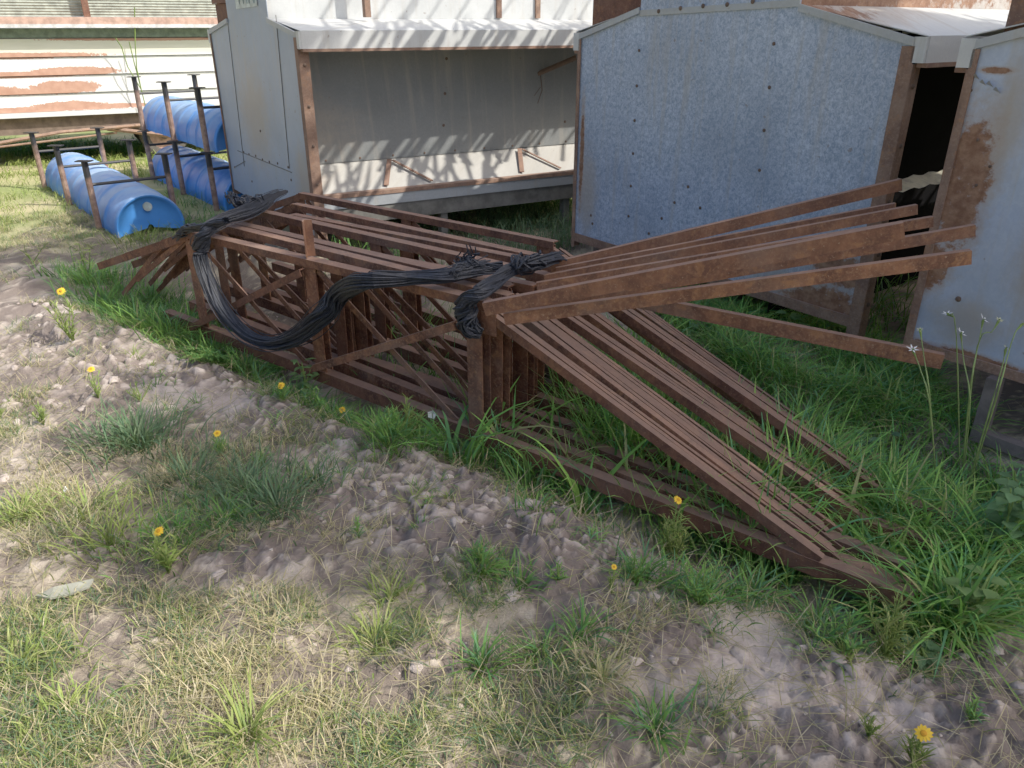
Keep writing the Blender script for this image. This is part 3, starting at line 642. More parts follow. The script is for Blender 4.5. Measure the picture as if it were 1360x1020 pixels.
# ---------------------------------------------------------------- grass and small plants
GREENS = np.array([(.12,.30,.055),(.16,.36,.065),(.09,.25,.06),(.20,.39,.07),(.10,.27,.11)])
DRY = np.array([(.70,.58,.33),(.60,.51,.26),(.76,.66,.44),(.50,.47,.20)])
LIME = np.array([(.33,.42,.09),(.26,.38,.08),(.40,.46,.14)])
MIXG = 1.12*np.concatenate([GREENS*1.1, GREENS*1.45, np.array([(.24,.38,.08),(.30,.42,.11),(.19,.33,.09),(.40,.40,.16)])])
BLUEG = np.array([(.13,.23,.11),(.10,.20,.10),(.17,.26,.12)])
def pick(pal, n): return pal[RNG.integers(0, len(pal), n)]*RNG.uniform(.75,1.25,(n,1))
class Blades:
    def __init__(s): s.R = []; s.a = []; s.c = []
    def add(s, root, h, w, az, lean, droop, col):
        n = len(h); s.R.append(root); s.c.append(col)
        s.a.append(np.stack([h, w, az, lean, droop, RNG.uniform(-1.2,1.2,n)], 1))
    def mesh(s, seg=4):
        R = np.concatenate(s.R); A = np.concatenate(s.a); Cc = np.concatenate(s.c); n = len(R)
        h, w, az, lean, droop, tw = A.T; ca, sa = np.cos(az), np.sin(az); V = []; K = []
        sx, sy = -np.sin(az+tw*.6), np.cos(az+tw*.6)
        for i in range(seg+1):
            t = i/seg; out = h*(lean*t+droop*t*t*.9); z = h*(t*np.sqrt(np.maximum(.05,1-np.minimum(lean,.95)**2))-droop*.62*t**2.6)
            cx = R[:,0]+ca*out; cy = R[:,1]+sa*out; cz = R[:,2]+z-.004
            ww = w*(1-t**2.2)*(.75+.5*t)*.5 if i < seg else 0*w
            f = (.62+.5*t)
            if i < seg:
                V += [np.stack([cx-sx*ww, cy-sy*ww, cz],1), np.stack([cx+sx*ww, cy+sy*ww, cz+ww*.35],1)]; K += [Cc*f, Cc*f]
            else: V.append(np.stack([cx,cy,cz],1)); K.append(Cc*f)
        nv = 2*seg+1; V = np.stack(V,1).reshape(-1,3); K = np.stack(K,1).reshape(-1,3); b = np.arange(n)*nv
        q = [np.stack([b+2*i,b+2*i+1,b+2*i+3,b+2*i+2],1) for i in range(seg-1)]; tri = np.stack([b+2*seg-2,b+2*seg-1,b+2*seg],1)
        return V, [np.concatenate(q), tri], K
    def build(s, name, seg=4, **kw):
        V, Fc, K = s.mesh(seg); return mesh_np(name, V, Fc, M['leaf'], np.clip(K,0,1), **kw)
def roots(x, y, dz=0): return np.stack([x, y, ground_np(x, y)+dz], 1)
# --- low turf
SHORT = [(230,890,370,130,1.6),(800,900,260,120,.12),(60,960,200,110,1.0),(480,960,170,90,.9),(700,900,150,110,.42),(800,980,160,60,.5),(640,760,110,50,.4),(60,690,70,50,.9),(20,560,60,60,.7),(230,660,170,70,.7),
         (480,575,130,45,.8),(880,790,90,50,.6),(700,610,120,50,.4),(120,560,130,40,.35),(180,430,160,50,.35),(60,300,130,40,.9),(420,520,130,30,.5),(60,400,100,50,.3),(1200,880,150,40,.25),(1010,780,80,40,.6),(1000,930,90,40,.25),(340,640,90,60,.5)]
HOLES = [(200,840,60,24,1.0),(380,850,45,20,.9),(330,760,60,18,.9),(550,880,50,22,.7),(600,970,45,50,.6),(70,770,80,22,.4),(160,770,40,14,.5),(640,860,60,40,.5)]
N = 900000; x = RNG.uniform(-4.6,2.4,N); y = .78+RNG.random(N)**1.35*6.2; px_, py_ = proj_np(x, y)
den = np.clip(field(SHORT,px_,py_)-field(HOLES,px_,py_), 0.02, 1)
pn = np.array([noise.noise(Vector((a*5,b*5,2))) for a, b in zip(x, y)])
keep = (RNG.random(N) < np.clip(den-.75*np.clip(field(DIRT,px_,py_),0,1)*(pn < .28),.012,1)*np.clip(.58+1.7*pn,0.05,1)*.9) & (px_ > -60) & (px_ < 1420) & (py_ < 1080)
x, y, pk, pyk = x[keep], y[keep], px_[keep], py_[keep]; n_ = len(x); pn = pn[keep]
patch = np.array([noise.noise(Vector((a*2.2,b*2.2,8))) for a, b in zip(x, y)])
dryp = np.clip(.46+.9*patch+.25*np.exp(-((pk-480)/220)**2-((pyk-930)/110)**2)-.22*(pk > 600), .08, .88)
isdry = RNG.random(n_) < dryp
col = np.where(isdry[:,None], pick(DRY,n_), np.where((RNG.random(n_) < .45)[:,None], pick(LIME,n_)*.8, pick(BLUEG,n_)))
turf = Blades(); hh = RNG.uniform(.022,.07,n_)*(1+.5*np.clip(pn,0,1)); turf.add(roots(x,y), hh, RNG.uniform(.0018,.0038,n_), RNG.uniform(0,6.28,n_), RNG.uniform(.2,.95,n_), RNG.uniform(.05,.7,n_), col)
nl = 16000; x = RNG.uniform(-3.2,1.8,nl); y = .8+RNG.random(nl)**1.3*3.2                                     # dry stalks lying flat
turf.add(roots(x,y,.012), RNG.uniform(.05,.14,nl), RNG.uniform(.0018,.0035,nl), RNG.uniform(0,6.28,nl), np.full(nl,.97), np.full(nl,.02), pick(DRY,nl)*.85)
o = turf.build('short_grass', 3); tag(o, 'short half-dry grass patches over bare grey soil in the foreground', 'grass', kind='stuff')
# --- taller grass: clumps at surveyed spots
tall = Blades()
def tuft(px, py, h, n, spread, pal, w=.006, droop=(.2,.9), lean=(.05,.55), bias=None):
    c = atz(px, py); r = np.abs(RNG.normal(0, spread, n)); an = RNG.uniform(0,6.28,n); x = c.x+r*np.cos(an); y = c.y+r*np.sin(an)
    az = an+RNG.normal(0,.8,n)
    if bias is not None: az = np.where(RNG.random(n) < .6, bias+RNG.normal(0,.6,n), az)
    tall.add(roots(x,y), h*RNG.uniform(.5,1.1,n), w*RNG.uniform(.6,1.3,n), az, RNG.uniform(*lean,n), RNG.uniform(*droop,n), pick(pal,n))
for t in [(190,600,.20,260,.09,BLUEG),(140,600,.14,120,.12,BLUEG),(250,640,.12,200,.14,BLUEG),(330,660,.14,220,.10,BLUEG),(370,690,.15,240,.10,BLUEG),(300,700,.12,160,.1,GREENS),(230,720,.10,200,.12,GREENS),(150,730,.16,110,.10,LIME),(120,690,.18,50,.06,LIME),
          (420,650,.12,120,.09,BLUEG),(200,395,.22,330,.16,GREENS),(250,425,.24,420,.13,GREENS),(215,440,.22,240,.12,GREENS),(300,450,.20,160,.10,GREENS),(150,385,.20,180,.14,GREENS),(90,375,.16,140,.14,GREENS),(280,310,.2,160,.2,GREENS),(190,318,.16,200,.2,LIME),(240,300,.16,140,.2,GREENS),
          (140,405,.22,320,.11,GREENS),(185,425,.24,380,.11,GREENS),(230,445,.25,420,.12,MIXG),(280,462,.22,300,.10,GREENS),(325,478,.18,220,.09,MIXG),(120,390,.2,200,.1,MIXG),(340,500,.12,120,.08,GREENS),(440,540,.12,200,.10,GREENS),(500,560,.14,240,.10,GREENS),(540,570,.16,200,.07,GREENS),(570,545,.3,36,.05,GREENS),(520,610,.2,120,.05,GREENS),(400,520,.14,160,.1,GREENS),
          (330,985,.16,70,.03,LIME),(640,900,.12,60,.03,GREENS),(770,860,.12,60,.035,GREENS),(720,880,.09,60,.05,GREENS),(870,985,.10,90,.035,GREENS),(500,860,.10,90,.05,LIME),(520,800,.09,80,.05,LIME),(800,920,.09,70,.05,DRY),(30,690,.10,160,.06,LIME),(30,880,.08,130,.08,LIME),(90,950,.08,90,.06,LIME),
          (690,790,.08,90,.06,GREENS),(640,780,.10,60,.03,GREENS),(850,770,.12,100,.06,GREENS),(940,790,.12,130,.07,GREENS),(710,700,.08,60,.07,GREENS),(1090,790,.16,60,.05,GREENS),(1100,830,.12,50,.04,BLUEG),(1000,770,.14,90,.06,GREENS),
          (730,600,.2,50,.06,GREENS),(630,600,.24,60,.06,GREENS),(660,560,.3,34,.07,GREENS),(700,640,.2,40,.06,GREENS),(770,640,.2,50,.07,GREENS),(560,600,.16,90,.05,GREENS),(900,690,.18,60,.06,GREENS),(840,600,.22,60,.09,GREENS)]:
    tuft(*t)
# dense stand between the bars and the right feeder
def stand(region, n, h, w, pal, droop=(.2,1.0), lean=(.05,.6), avoid=None):
    got = 0
    lo = np.array(region).min(0); hi = np.array(region).max(0); poly = region
    x = RNG.uniform(lo[0],hi[0],n); y = RNG.uniform(lo[1],hi[1],n); ins = np.zeros(n, bool); j = len(poly)-1
    for i in range(len(poly)):
        xi, yi = poly[i]; xj, yj = poly[j]
        ins ^= ((yi > y) != (yj > y)) & (x < (xj-xi)*(y-yi)/(yj-yi+1e-9)+xi); j = i
    x, y = x[ins], y[ins]; k = np.array([noise.noise(Vector((a*3.1,b*3.1,4))) for a, b in zip(x, y)]); ke = RNG.random(len(x)) < np.clip(.6+1.2*k,.1,1); x, y, k = x[ke], y[ke], k[ke]; m_ = len(x)
    tall.add(roots(x,y), np.array(h)[0]+(h[1]-h[0])*RNG.random(m_)*np.clip(.75+.8*k,.4,1.3), RNG.uniform(w[0],w[1],m_), RNG.uniform(0,6.28,m_), RNG.uniform(*lean,m_), RNG.uniform(*droop,m_), pick(pal,m_))
def gp(*pp): return [tuple(atz(a,b)[:2]) for a, b in pp]
stand(gp((830,400),(1140,440),(1290,555),(1350,650),(1420,720),(1400,820),(1240,815),(1190,780),(1120,690),(1130,600),(1040,540)), 34000, (.08,.28), (.003,.009), MIXG)
stand(gp((1060,640),(1200,640),(1330,720),(1290,830),(1200,790),(1130,720)), 6000, (.18,.42), (.005,.014), MIXG)
stand(gp((700,480),(860,470),(1130,640),(1120,720),(960,690),(800,600)), 8000, (.25,.52), (.005,.013), MIXG, (.1,.6), (.02,.4))
stand(gp((620,600),(760,560),(1080,720),(1060,745),(860,675)), 2600, (.16,.36), (.004,.010), MIXG, (.1,.6), (.02,.45))
stand(gp((430,350),(560,330),(700,480),(620,560),(440,490)), 2200, (.16,.36), (.004,.009), GREENS*1.1, (.1,.6), (.02,.45))
stand(gp((1040,545),(1200,590),(1190,720),(1090,680)), 5500, (.2,.46), (.005,.012), MIXG, (.15,.7), (.02,.45))
stand(gp((430,300),(560,290),(770,285),(800,330),(700,350)), 5000, (.15,.34), (.004,.008), BLUEG)
stand(gp((440,270),(770,255),(760,285),(430,300)), 5000, (.2,.4), (.006,.01), GREENS*.7)
stand(gp((1150,380),(1205,380),(1205,455),(1140,440)), 500, (.15,.35), (.005,.01), GREENS)
stand(gp((-60,235),(120,225),(190,240),(190,300),(60,290),(-60,345)), 9000, (.05,.14), (.004,.008), LIME)
stand(gp((-60,190),(330,190),(330,240),(100,232),(-60,240)), 14000, (.06,.16), (.006,.012), LIME)
stand(gp((-60,196),(190,192),(190,206),(-60,212)), 5000, (.12,.26), (.008,.014), GREENS)
stand(gp((200,235),(330,260),(300,310),(240,300)), 1600, (.08,.2), (.005,.009), GREENS)
for k in range(75):
    u = RNG.random(); tuft(RNG.uniform(-20,60)+u*1180, 420+u*420+RNG.normal(0,60), RNG.uniform(.035,.085), int(RNG.integers(14,40)), RNG.uniform(.015,.05), [MIXG,LIME,BLUEG,GREENS][k % 4], .004, (.2,.9), (.2,.8))
# long bright arching blades by the truss end
for (px0, py0, h) in ((1200,760,.34),(1215,745,.36),(1190,740,.3),(1080,650,.28),(1130,640,.3),(1235,715,.34),(600,590,.3),(620,585,.28),(960,640,.26),(820,560,.24),(1300,780,.25),(1165,690,.33),(760,590,.26)):
    tuft(px0, py0, h*1.15, 12, .035, GREENS*1.3, .020, (.25,.75), (.1,.45))
for (px0, py0) in ((610,600),(640,580),(680,590),(720,610),(780,640),(840,640),(900,660),(960,660),(1010,640),(1060,660),(880,590),(940,600),(1000,590),(750,560),(1120,700)): tuft(px0, py0, .44, 13, .045, MIXG*1.1, .015, (.2,.65), (.08,.45))
for (px0, py0) in ((980,540),(1010,560),(890,540),(850,500),(940,480)): tuft(px0, py0, .25, 10, .05, GREENS, .012, (.4,.9), (.1,.5))
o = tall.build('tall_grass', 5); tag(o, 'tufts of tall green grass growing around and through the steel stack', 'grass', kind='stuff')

# --- loose clods
m_v, m_f, base = [], [], 0
bm = bmesh.new(); bmesh.ops.create_icosphere(bm, subdivisions=2, radius=1); ico = np.array([v.co[:] for v in bm.verts]); icf = np.array([[v.index for v in f.verts] for f in bm.faces]); bm.free()
N = 10000; x = RNG.uniform(-3,2.2,N); y = RNG.uniform(.8,4.6,N); p1_, p2_ = proj_np(x, y); d = field(DIRT,p1_,p2_); cl = np.array([noise.noise(Vector((a*3,b*3,21))) for a, b in zip(x,y)])
kp = RNG.random(N) < np.clip(d,0,1)*np.clip(.3+1.3*cl,0,1)*.75; x, y = x[kp], y[kp]
for a, b in zip(x, y):
    r = .005+.026*RNG.random()**3.2; off = RNG.uniform(0,50,3); v = ico.copy()
    nn_ = np.array([noise.voronoi(Vector(q*1.3+off))[0][0]-.4+.5*noise.noise(Vector(q*2.5+off)) for q in v]); v = v*(1-.75*nn_[:,None])*np.array([1,RNG.uniform(.7,1.2),RNG.uniform(.5,.85)])*r
    an = RNG.uniform(0,6.28); v[:,:2] = v[:,:2] @ np.array([[math.cos(an),-math.sin(an)],[math.sin(an),math.cos(an)]])
    m_v.append(v+np.array([a,b,ground_z(a,b)-r*.12])); m_f.append(icf+base); base += len(ico)
cc = np.repeat(RNG.uniform(0,.22,len(x)), len(ico)); z_ = np.zeros_like(cc)
o = mesh_np('dirt_clods', np.concatenate(m_v), [np.concatenate(m_f)], bpy.data.materials['bare_soil'], np.stack([cc,z_,z_],1)); tag(o, 'loose crumbly lumps of dried grey soil', 'soil', kind='stuff')

# --- individual plants
def blades_along(B, pts, per, L, w, pal, lean=(.5,.9), droop=(0,.4), t0=.1):
    pts = [Vector(p) for p in pts]; P = []
    for i in range(per):
        t = t0+(1-t0)*i/per; k = t*(len(pts)-1); j = min(int(k), len(pts)-2); P.append(pts[j].lerp(pts[j+1], k-j))
    n = len(P); s = np.linspace(1.0,.55,n)
    B.add(np.array([p[:] for p in P]), L*s*RNG.uniform(.7,1.2,n), np.full(n,w)*RNG.uniform(.7,1.2,n), RNG.uniform(0,6.28)+np.arange(n)*2.4+RNG.normal(0,.4,n), RNG.uniform(*lean,n), RNG.uniform(*droop,n), pick(pal,n))
def weed(px, py, h, label, cat='weed', name='weed_plant', stems=5, pal=LIME, leafL=.05, leafw=.006, per=18, spread=.5, flowers=(), group=None, top=None):
    c = atz(px, py); c.z = ground_z(c.x, c.y); r = empty(name, c, label, cat, group); B = Blades(); m = MB(); tips = []
    for k in range(stems):
        an = 6.28*k/stems+random.uniform(-.5,.5); sp_ = spread*random.uniform(.2,1)*(0 if k == 0 else 1); hh = h*(1 if k == 0 else random.uniform(.5,.92))
        e = c+Vector((math.cos(an)*sp_*h, math.sin(an)*sp_*h, hh))
        if k == 0 and top is not None: e = c+top
        pts = [c, c.lerp(e,.35)+Vector((math.cos(an)*.1*sp_*h,math.sin(an)*.1*sp_*h,.03*h)), c.lerp(e,.7)+Vector((random.gauss(0,.03)*h,random.gauss(0,.03)*h,0)), e]
        m.tube(pts, [.003,.0026,.002,.0014], 5); blades_along(B, pts, per, leafL, leafw, pal); tips.append(e)
    m.build('stem', M['stem'], r, smooth=True); B.build('foliage', 4, parent=r)
    for i, R in enumerate(flowers): daisy(tips[i], R, r)
    return r
def daisy(p, R, root, npet=12):
    nrm = Vector((random.gauss(0,.25), -.55+random.gauss(0,.15), .8)).normalized(); a = nrm.cross(Vector((1,0,.1))).normalized(); b = nrm.cross(a); m = MB()
    for k in range(npet):
        an = 6.28*k/npet+random.uniform(-.08,.08); d = a*math.cos(an)+b*math.sin(an); s = nrm.cross(d); q = p+nrm*.003
        L = R*random.uniform(.9,1.08); w = R*.2
        m.add([q+d*R*.25-s*w*.5, q+d*R*.25+s*w*.5, q+d*L*.75+s*w-nrm*R*.05, q+d*L+s*w*.3-nrm*R*.14, q+d*L-s*w*.3-nrm*R*.14, q+d*L*.75-s*w-nrm*R*.05], [(0,1,2,3,4,5)])
    f = m.build('flower_head', M['petal'], root)
    m = MB(); m.tube([p-nrm*.004,p+nrm*.004,p+nrm*R*.22,p+nrm*R*.3],[R*.2,R*.38,R*.3,R*.1],12); m.build('flower_centre', M['disk'], f, smooth=True)
FG = 'yellow daisy plants'
weed(1215,1010,.10,'low green plant with one open yellow daisy in the dirt at lower right','flower plant','daisy_plant',6,LIME*.7,.05,.005,16,.7,(0.0193,),FG)
weed(225,765,.16,'leafy yellow daisy in bright sun between the grass tufts at left','flower plant','daisy_plant',5,LIME*1.15,.06,.009,18,.45,(0.0164,),FG)
weed(135,545,.14,'pale yellow daisy on the sunlit bare soil, nearest the tall leggy daisy','flower plant','daisy_plant',4,LIME,.04,.005,12,.5,(0.0164,),FG)
weed(102,468,.28,'tall leggy weed with a yellow flower top beside the left truss end','flower plant','daisy_plant',5,LIME*1.1,.07,.008,26,.35,(0.0213,),FG)
weed(295,610,.10,'feathery plant with a small orange daisy above the dark grass tuft','flower plant','daisy_plant',7,GREENS*1.2,.05,.004,16,.6,(0.0148,),FG)
weed(378,545,.07,'yellow daisy low in the green growth left of the bottom chord','flower plant','daisy_plant',5,GREENS*1.2,.05,.006,14,.8,(0.0164,),FG)
weed(455,548,.07,'yellow daisy against the rusty bottom chord, under the braces','flower plant','daisy_plant',5,GREENS*1.2,.05,.006,14,.8,(0.0164,),FG)
weed(895,712,.24,'bushy feathery plant with one yellow daisy in front of the sloping end rafter','flower plant','daisy_plant',9,LIME*.85,.055,.005,26,.45,(.016,),FG)
weed(2,560,.12,'yellow daisy plant cut by the left photo edge','flower plant','daisy_plant',4,LIME,.05,.006,14,.5,(0.0180,),FG)
weed(812,800,.10,'slender weed with a small yellow-green bud in front of the stack','flower plant','daisy_plant',3,LIME*.8,.04,.004,10,.3,(.009,),FG)
WG = 'narrow-leaved green weeds'
weed(930,800,.16,'feathery weed at the foot of the bottom chord, right of the budding weed',stems=9,pal=GREENS*1.3,leafL=.05,leafw=.0045,per=22,spread=.6,group=WG)
weed(1180,860,.26,'tall feathery weed hiding the tip of the front truss',stems=8,pal=LIME*.75,leafL=.06,leafw=.005,per=26,spread=.35,group=WG)
weed(570,690,.07,'small weed alone on the grey dirt in the middle',stems=4,pal=GREENS*1.3,leafL=.04,leafw=.005,per=12,spread=.5,group=WG)
weed(478,725,.08,'small upright weed on the dirt left of centre',stems=3,pal=GREENS*1.3,leafL=.04,leafw=.005,per=14,spread=.3,group=WG)
weed(640,770,.09,'weed with splayed leaves below the grey dirt patch',stems=4,pal=GREENS*1.2,leafL=.05,leafw=.006,per=12,spread=.4,group=WG)
weed(350,630,.08,'soft green weed right of the orange daisy',stems=6,pal=GREENS*1.2,leafL=.045,leafw=.004,per=18,spread=.6,group=WG)
weed(190,545,.1,'pale sprawling weed on the sunlit soil behind the dark tuft',stems=6,pal=LIME,leafL=.04,leafw=.004,per=14,spread=.9,group=WG)
weed(840,775,.1,'green weed between the budding weed and the chord',stems=6,pal=GREENS*1.2,leafL=.045,leafw=.004,per=18,spread=.6,group=WG)
weed(520,600,.14,'bushy weed at the bottom chord below the white flower',stems=9,pal=GREENS*1.35,leafL=.05,leafw=.005,per=22,spread=.5,group=WG)
weed(1180,700,.2,'bushy weed among the long blades at the rafter tips',stems=9,pal=LIME*.8,leafL=.06,leafw=.006,per=22,spread=.5,group=WG)
weed(1290,720,.2,'feathery weed left of the broad-leaved plants at right',stems=9,pal=GREENS*1.3,leafL=.06,leafw=.005,per=22,spread=.5,group=WG)
weed(1290,955,.08,'small weed at the lower right photo corner',stems=4,pal=GREENS*1.2,leafL=.04,leafw=.005,per=12,spread=.6,group=WG)
weed(1150,990,.07,'sprig left of the lower right daisy',stems=4,pal=LIME*.7,leafL=.04,leafw=.004,per=12,spread=.6,group=WG)
weed(420,545,.12,'bushy green weed against the bottom chord left of the second orange daisy',stems=8,pal=GREENS*1.25,leafL=.05,leafw=.005,per=22,spread=.6,group=WG)
weed(545,590,.2,'taller feathery weed just left of the white bindweed flower',stems=8,pal=LIME*.8,leafL=.06,leafw=.005,per=26,spread=.4,group=WG)
weed(740,790,.07,'tiny weed between the grass tufts in front of the chord middle',stems=5,pal=GREENS*1.2,leafL=.035,leafw=.004,per=12,spread=.7,group=WG)
weed(60,570,.1,'pale weed on sunlit soil next to the left photo edge',stems=6,pal=LIME,leafL=.04,leafw=.005,per=16,spread=.8,group=WG)
weed(1120,850,.14,'splayed weed just left of the tall feathery one at the truss tip',stems=7,pal=GREENS*1.2,leafL=.055,leafw=.007,per=16,spread=.8,group=WG)
weed(1080,560,.3,'tall thin weed standing in the grass below the sloping bar',stems=5,pal=GREENS*1.2,leafL=.08,leafw=.009,per=20,spread=.3,group=WG)
def ferny(px, py, label, nn, rad, h, pal):
    c = atz(px, py); c.z = ground_z(c.x, c.y); r = empty('ferny_plant', c, label, 'weed', 'low ferny plants'); B = Blades(); m = MB()
    for k in range(nn):
        an = random.uniform(0,6.28); q = rad*math.sqrt(random.random()); e = c+Vector((math.cos(an)*q, math.sin(an)*q*.7, h*random.uniform(.4,1)*(1-.5*q/rad))); e.z += ground_z(e.x,e.y)-c.z
        s_ = c.lerp(e,.3); s_.z = ground_z(s_.x,s_.y)+.01; pts = [s_, s_.lerp(e,.6)+Vector((0,0,.02)), e]; m.tube(pts,.0012,4)
        blades_along(B, pts, 14, .022, .007, pal, (.3,.95), (0,.5), .2)
    m.build('stem', M['stem'], r); B.build('foliage', 3, parent=r)
ferny(285,492,'bright green ferny clump on the soil left of the twine loop',110,.20,.11,np.array([(.09,.24,.05),(.12,.28,.06),(.07,.2,.045)]))
ferny(350,480,'second ferny clump directly under the twine loop',60,.13,.09,np.array([(.09,.22,.05),(.10,.24,.06)]))
ferny(1050,715,'ferny clump on the rafter beside its ground end',40,.09,.08,np.array([(.10,.24,.05),(.12,.26,.07)]))
def leaf_blob(p, d, nrm, L, w, V, Fs, K, col):
    d = d.normalized(); s = d.cross(nrm).normalized(); n2 = s.cross(d); b = len(V)
    for t, ww in ((0,.0),(.15,.55),(.4,1),(.7,.75),(1,.0)):
        for k in ((-1,0,1) if ww else (0,)):
            V.append((p+d*L*t+s*k*w*ww*.5+n2*(abs(k)*.12*w-.25*L*t*t))[:]); K.append(col*(.8+.3*t))
    Fs += [(b,b+1,b+2),(b,b+2,b+3)]
    for r0 in (1,4): Fs += [(b+r0,b+r0+3,b+r0+4),(b+r0,b+r0+4,b+r0+1),(b+r0+1,b+r0+4,b+r0+5),(b+r0+1,b+r0+5,b+r0+2)]
    Fs += [(b+7,b+10,b+8),(b+8,b+10,b+9)]
def broad(px, py, h, label, nst, nl, L, w, col, top=None, spread=.5):
    c = atz(px, py); c.z = ground_z(c.x, c.y); r = empty('broadleaf_plant', c, label, 'weed', 'broad-leaved weeds'); m = MB(); V, Fs, K = [], [], []
    for k in range(nst):
        an = 6.28*k/nst+random.random(); e = c+Vector((math.cos(an)*spread*h*random.random(), math.sin(an)*spread*h*random.random(), h*random.uniform(.7,1)))
        if top is not None and k == 0: e = Vector(top)
        pts = [c, c.lerp(e,.5)+Vector((random.gauss(0,.01),random.gauss(0,.01),.02)), e]; m.tube(pts,[.004,.003,.002],5)
        for i in range(nl):
            t = .25+.75*(i+1)/nl; p = c.lerp(e,t); a2 = 2.4*i+an; d = Vector((math.cos(a2),math.sin(a2),.25)); cc_ = np.array(col)*random.uniform(.75,1.25)
            leaf_blob(p+d*.012, d, Vector((0,0,1)), L*random.uniform(.65,1.1), w*random.uniform(.7,1.1), V, Fs, K, cc_)
    m.build('stem', M['stem'], r); mesh_np('foliage', np.array(V), [np.array(Fs)], M['leaf'], np.clip(np.array(K),0,1), parent=r, smooth=True)
    return r
broad(405,515,.22,'upright pale-leaved weed in front of the middle uprights',3,7,.055,.03,(.17,.30,.10),spread=.25)
broad(1050,455,.22,'broad green plant growing up in front of the middle feeder corner',2,6,.075,.055,(.14,.28,.10),spread=.2)
broad(1150,590,.22,'blue-green round-leaved plant in the tall grass left of the star flowers',4,6,.06,.05,(.09,.20,.10),spread=.5)
broad(930,455,.12,'palmate leaf poking up behind the sloping bars',2,5,.06,.03,(.13,.25,.09),spread=.4)
broad(1325,720,.30,'pale round-leaved plant at the right photo edge',4,9,.06,.055,(.16,.30,.12),spread=.35)
broad(1290,800,.20,'round-leaved plant with a yellowing leaf, in front of the right-edge plant',3,7,.055,.05,(.18,.30,.09),spread=.3)
broad(1230,850,.05,'low round-leaved creeper on the dirt right of the truss tip',6,4,.05,.045,(.14,.26,.11),spread=1.6)
broad(1350,690,.30,'second round-leaved plant half outside the right edge',3,8,.06,.05,(.15,.28,.11),spread=.3)
broad(120,382,.26,'yellow-green weed with upright leaves at the left truss tip',3,9,.06,.024,(.30,.36,.10),spread=.35)
broad(45,352,.16,'pale yellowish sprawling weed left of the truss tip',3,8,.05,.018,(.36,.36,.14),spread=1.6)
# star-flowered plants
def star_plant(base, stems, label):
    c = atz(*base); c.z = ground_z(c.x, c.y); r = empty('star_flower_plant', c, label, 'flower plant', 'white star-flowered plants'); m = MB(); tips = []
    for pts in stems:
        P = [c]+[Vector(att(x, y, t)) for x, y, t, _ in pts]; P = spline(P, 3*len(P)); m.tube(P, [.0026]*(len(P)//2)+[.0019]*(len(P)-len(P)//2), 5); tips.append((P[-1], (P[-1]-P[-2]).normalized(), pts[-1][3]))
    m.build('stem', plain('pale_green_stem',(.22,.32,.10),.6), r, smooth=True)
    for p, d, R in tips:
        n_ = (d*.6+Vector((random.gauss(0,.3),-.6,.4))).normalized(); a = n_.cross(Vector((.2,.1,1))).normalized(); b = n_.cross(a); m = MB()
        for k in range(6):
            an = 6.28*k/6; e = a*math.cos(an)+b*math.sin(an); s = n_.cross(e); m.add([p, p+e*R*.45+s*R*.13+n_*R*.1, p+e*R+n_*R*.25, p+e*R*.45-s*R*.13+n_*R*.1], [(0,1,2,3)])
        f = m.build('flower_head', M['white'] if R > .017 else plain('cream_bud',(.62,.62,.30),.6), r)
        m = MB(); m.tube([p-d*.03,p-d*.005,p+n_*.004],[.002,.005,.003],6); m.build('calyx', M['stem'], f)
star_plant((1290,610),[[(1288,540,2.62,0),(1280,480,2.62,0),(1276,442,2.62,.024)],[(1288,520,2.62,0),(1300,455,2.6,0),(1306,424,2.6,.024)],[(1270,445,2.63,0),(1258,417,2.63,.020)],[(1296,470,2.6,0),(1318,440,2.6,0),(1327,425,2.6,.016)]],'tall thin plant with two white star flowers in front of the right feeder')
star_plant((1260,620),[[(1235,540,2.6,0),(1222,490,2.6,0),(1212,464,2.6,.022)],[(1235,530,2.6,0),(1228,480,2.6,0),(1222,438,2.6,.012)]],'thin plant with an unopened cream star flower at the sloping bar tip')
star_plant((1290,630),[[(1310,560,2.55,0),(1330,490,2.5,0),(1336,462,2.5,.014)],[(1320,540,2.5,0),(1345,450,2.45,0),(1358,430,2.45,.014)]],'blurred thin stems with buds at the right photo edge')
# white flower, scraps
p = atz(574,549,.05); m = MB()
for k in range(5):
    an = 6.28*k/5; d = Vector((math.cos(an),-.3,math.sin(an))).normalized(); s = d.cross(Vector((0,1,0))); m.add([p, p+d*.014+s*.011+Vector((0,-.008,0)), p+d*.022+Vector((0,-.006,0)), p+d*.014-s*.011+Vector((0,-.008,0))], [(0,1,2,3)])
r = empty('bindweed', atz(578,580), 'single small white bindweed flower at the foot of the truss braces', 'flower plant'); m.build('flower_head', M['white'], r)
m = MB(); m.tube([atz(578,580,.0), atz(576,565,.03), p], .002, 4); m.build('stem', M['stem'], r)
def scrap(name, pts, z, mat, label, cat):
    P = [atz(*q) for q in pts]; k = len(P); m = MB(); V = []
    for dz in (0, .006):
        for i, q in enumerate(P): V.append(Vector((q.x,q.y,ground_z(q.x,q.y)+z+dz+.008*math.sin(i*2.3))))
    m.add(V, [list(range(k))[::-1], list(range(k,2*k))]+[(i,(i+1)%k,k+(i+1)%k,k+i) for i in range(k)]); o = m.build(name, mat, origin=P[0]); tag(o, label, cat)
scrap('plastic_scrap', [(50,800),(75,790),(110,782),(128,781),(122,790),(95,797),(70,806)], .02, plain('pale_plastic',(.36,.36,.29),.6), 'pale torn plastic strip lying on the sunlit ground at left', 'plastic scrap')
scrap('white_pebble', [(86,660),(90,657),(94,659),(92,662),(88,663)], .01, M['white'], 'small white pebble on the shaded soil at left', 'pebble')
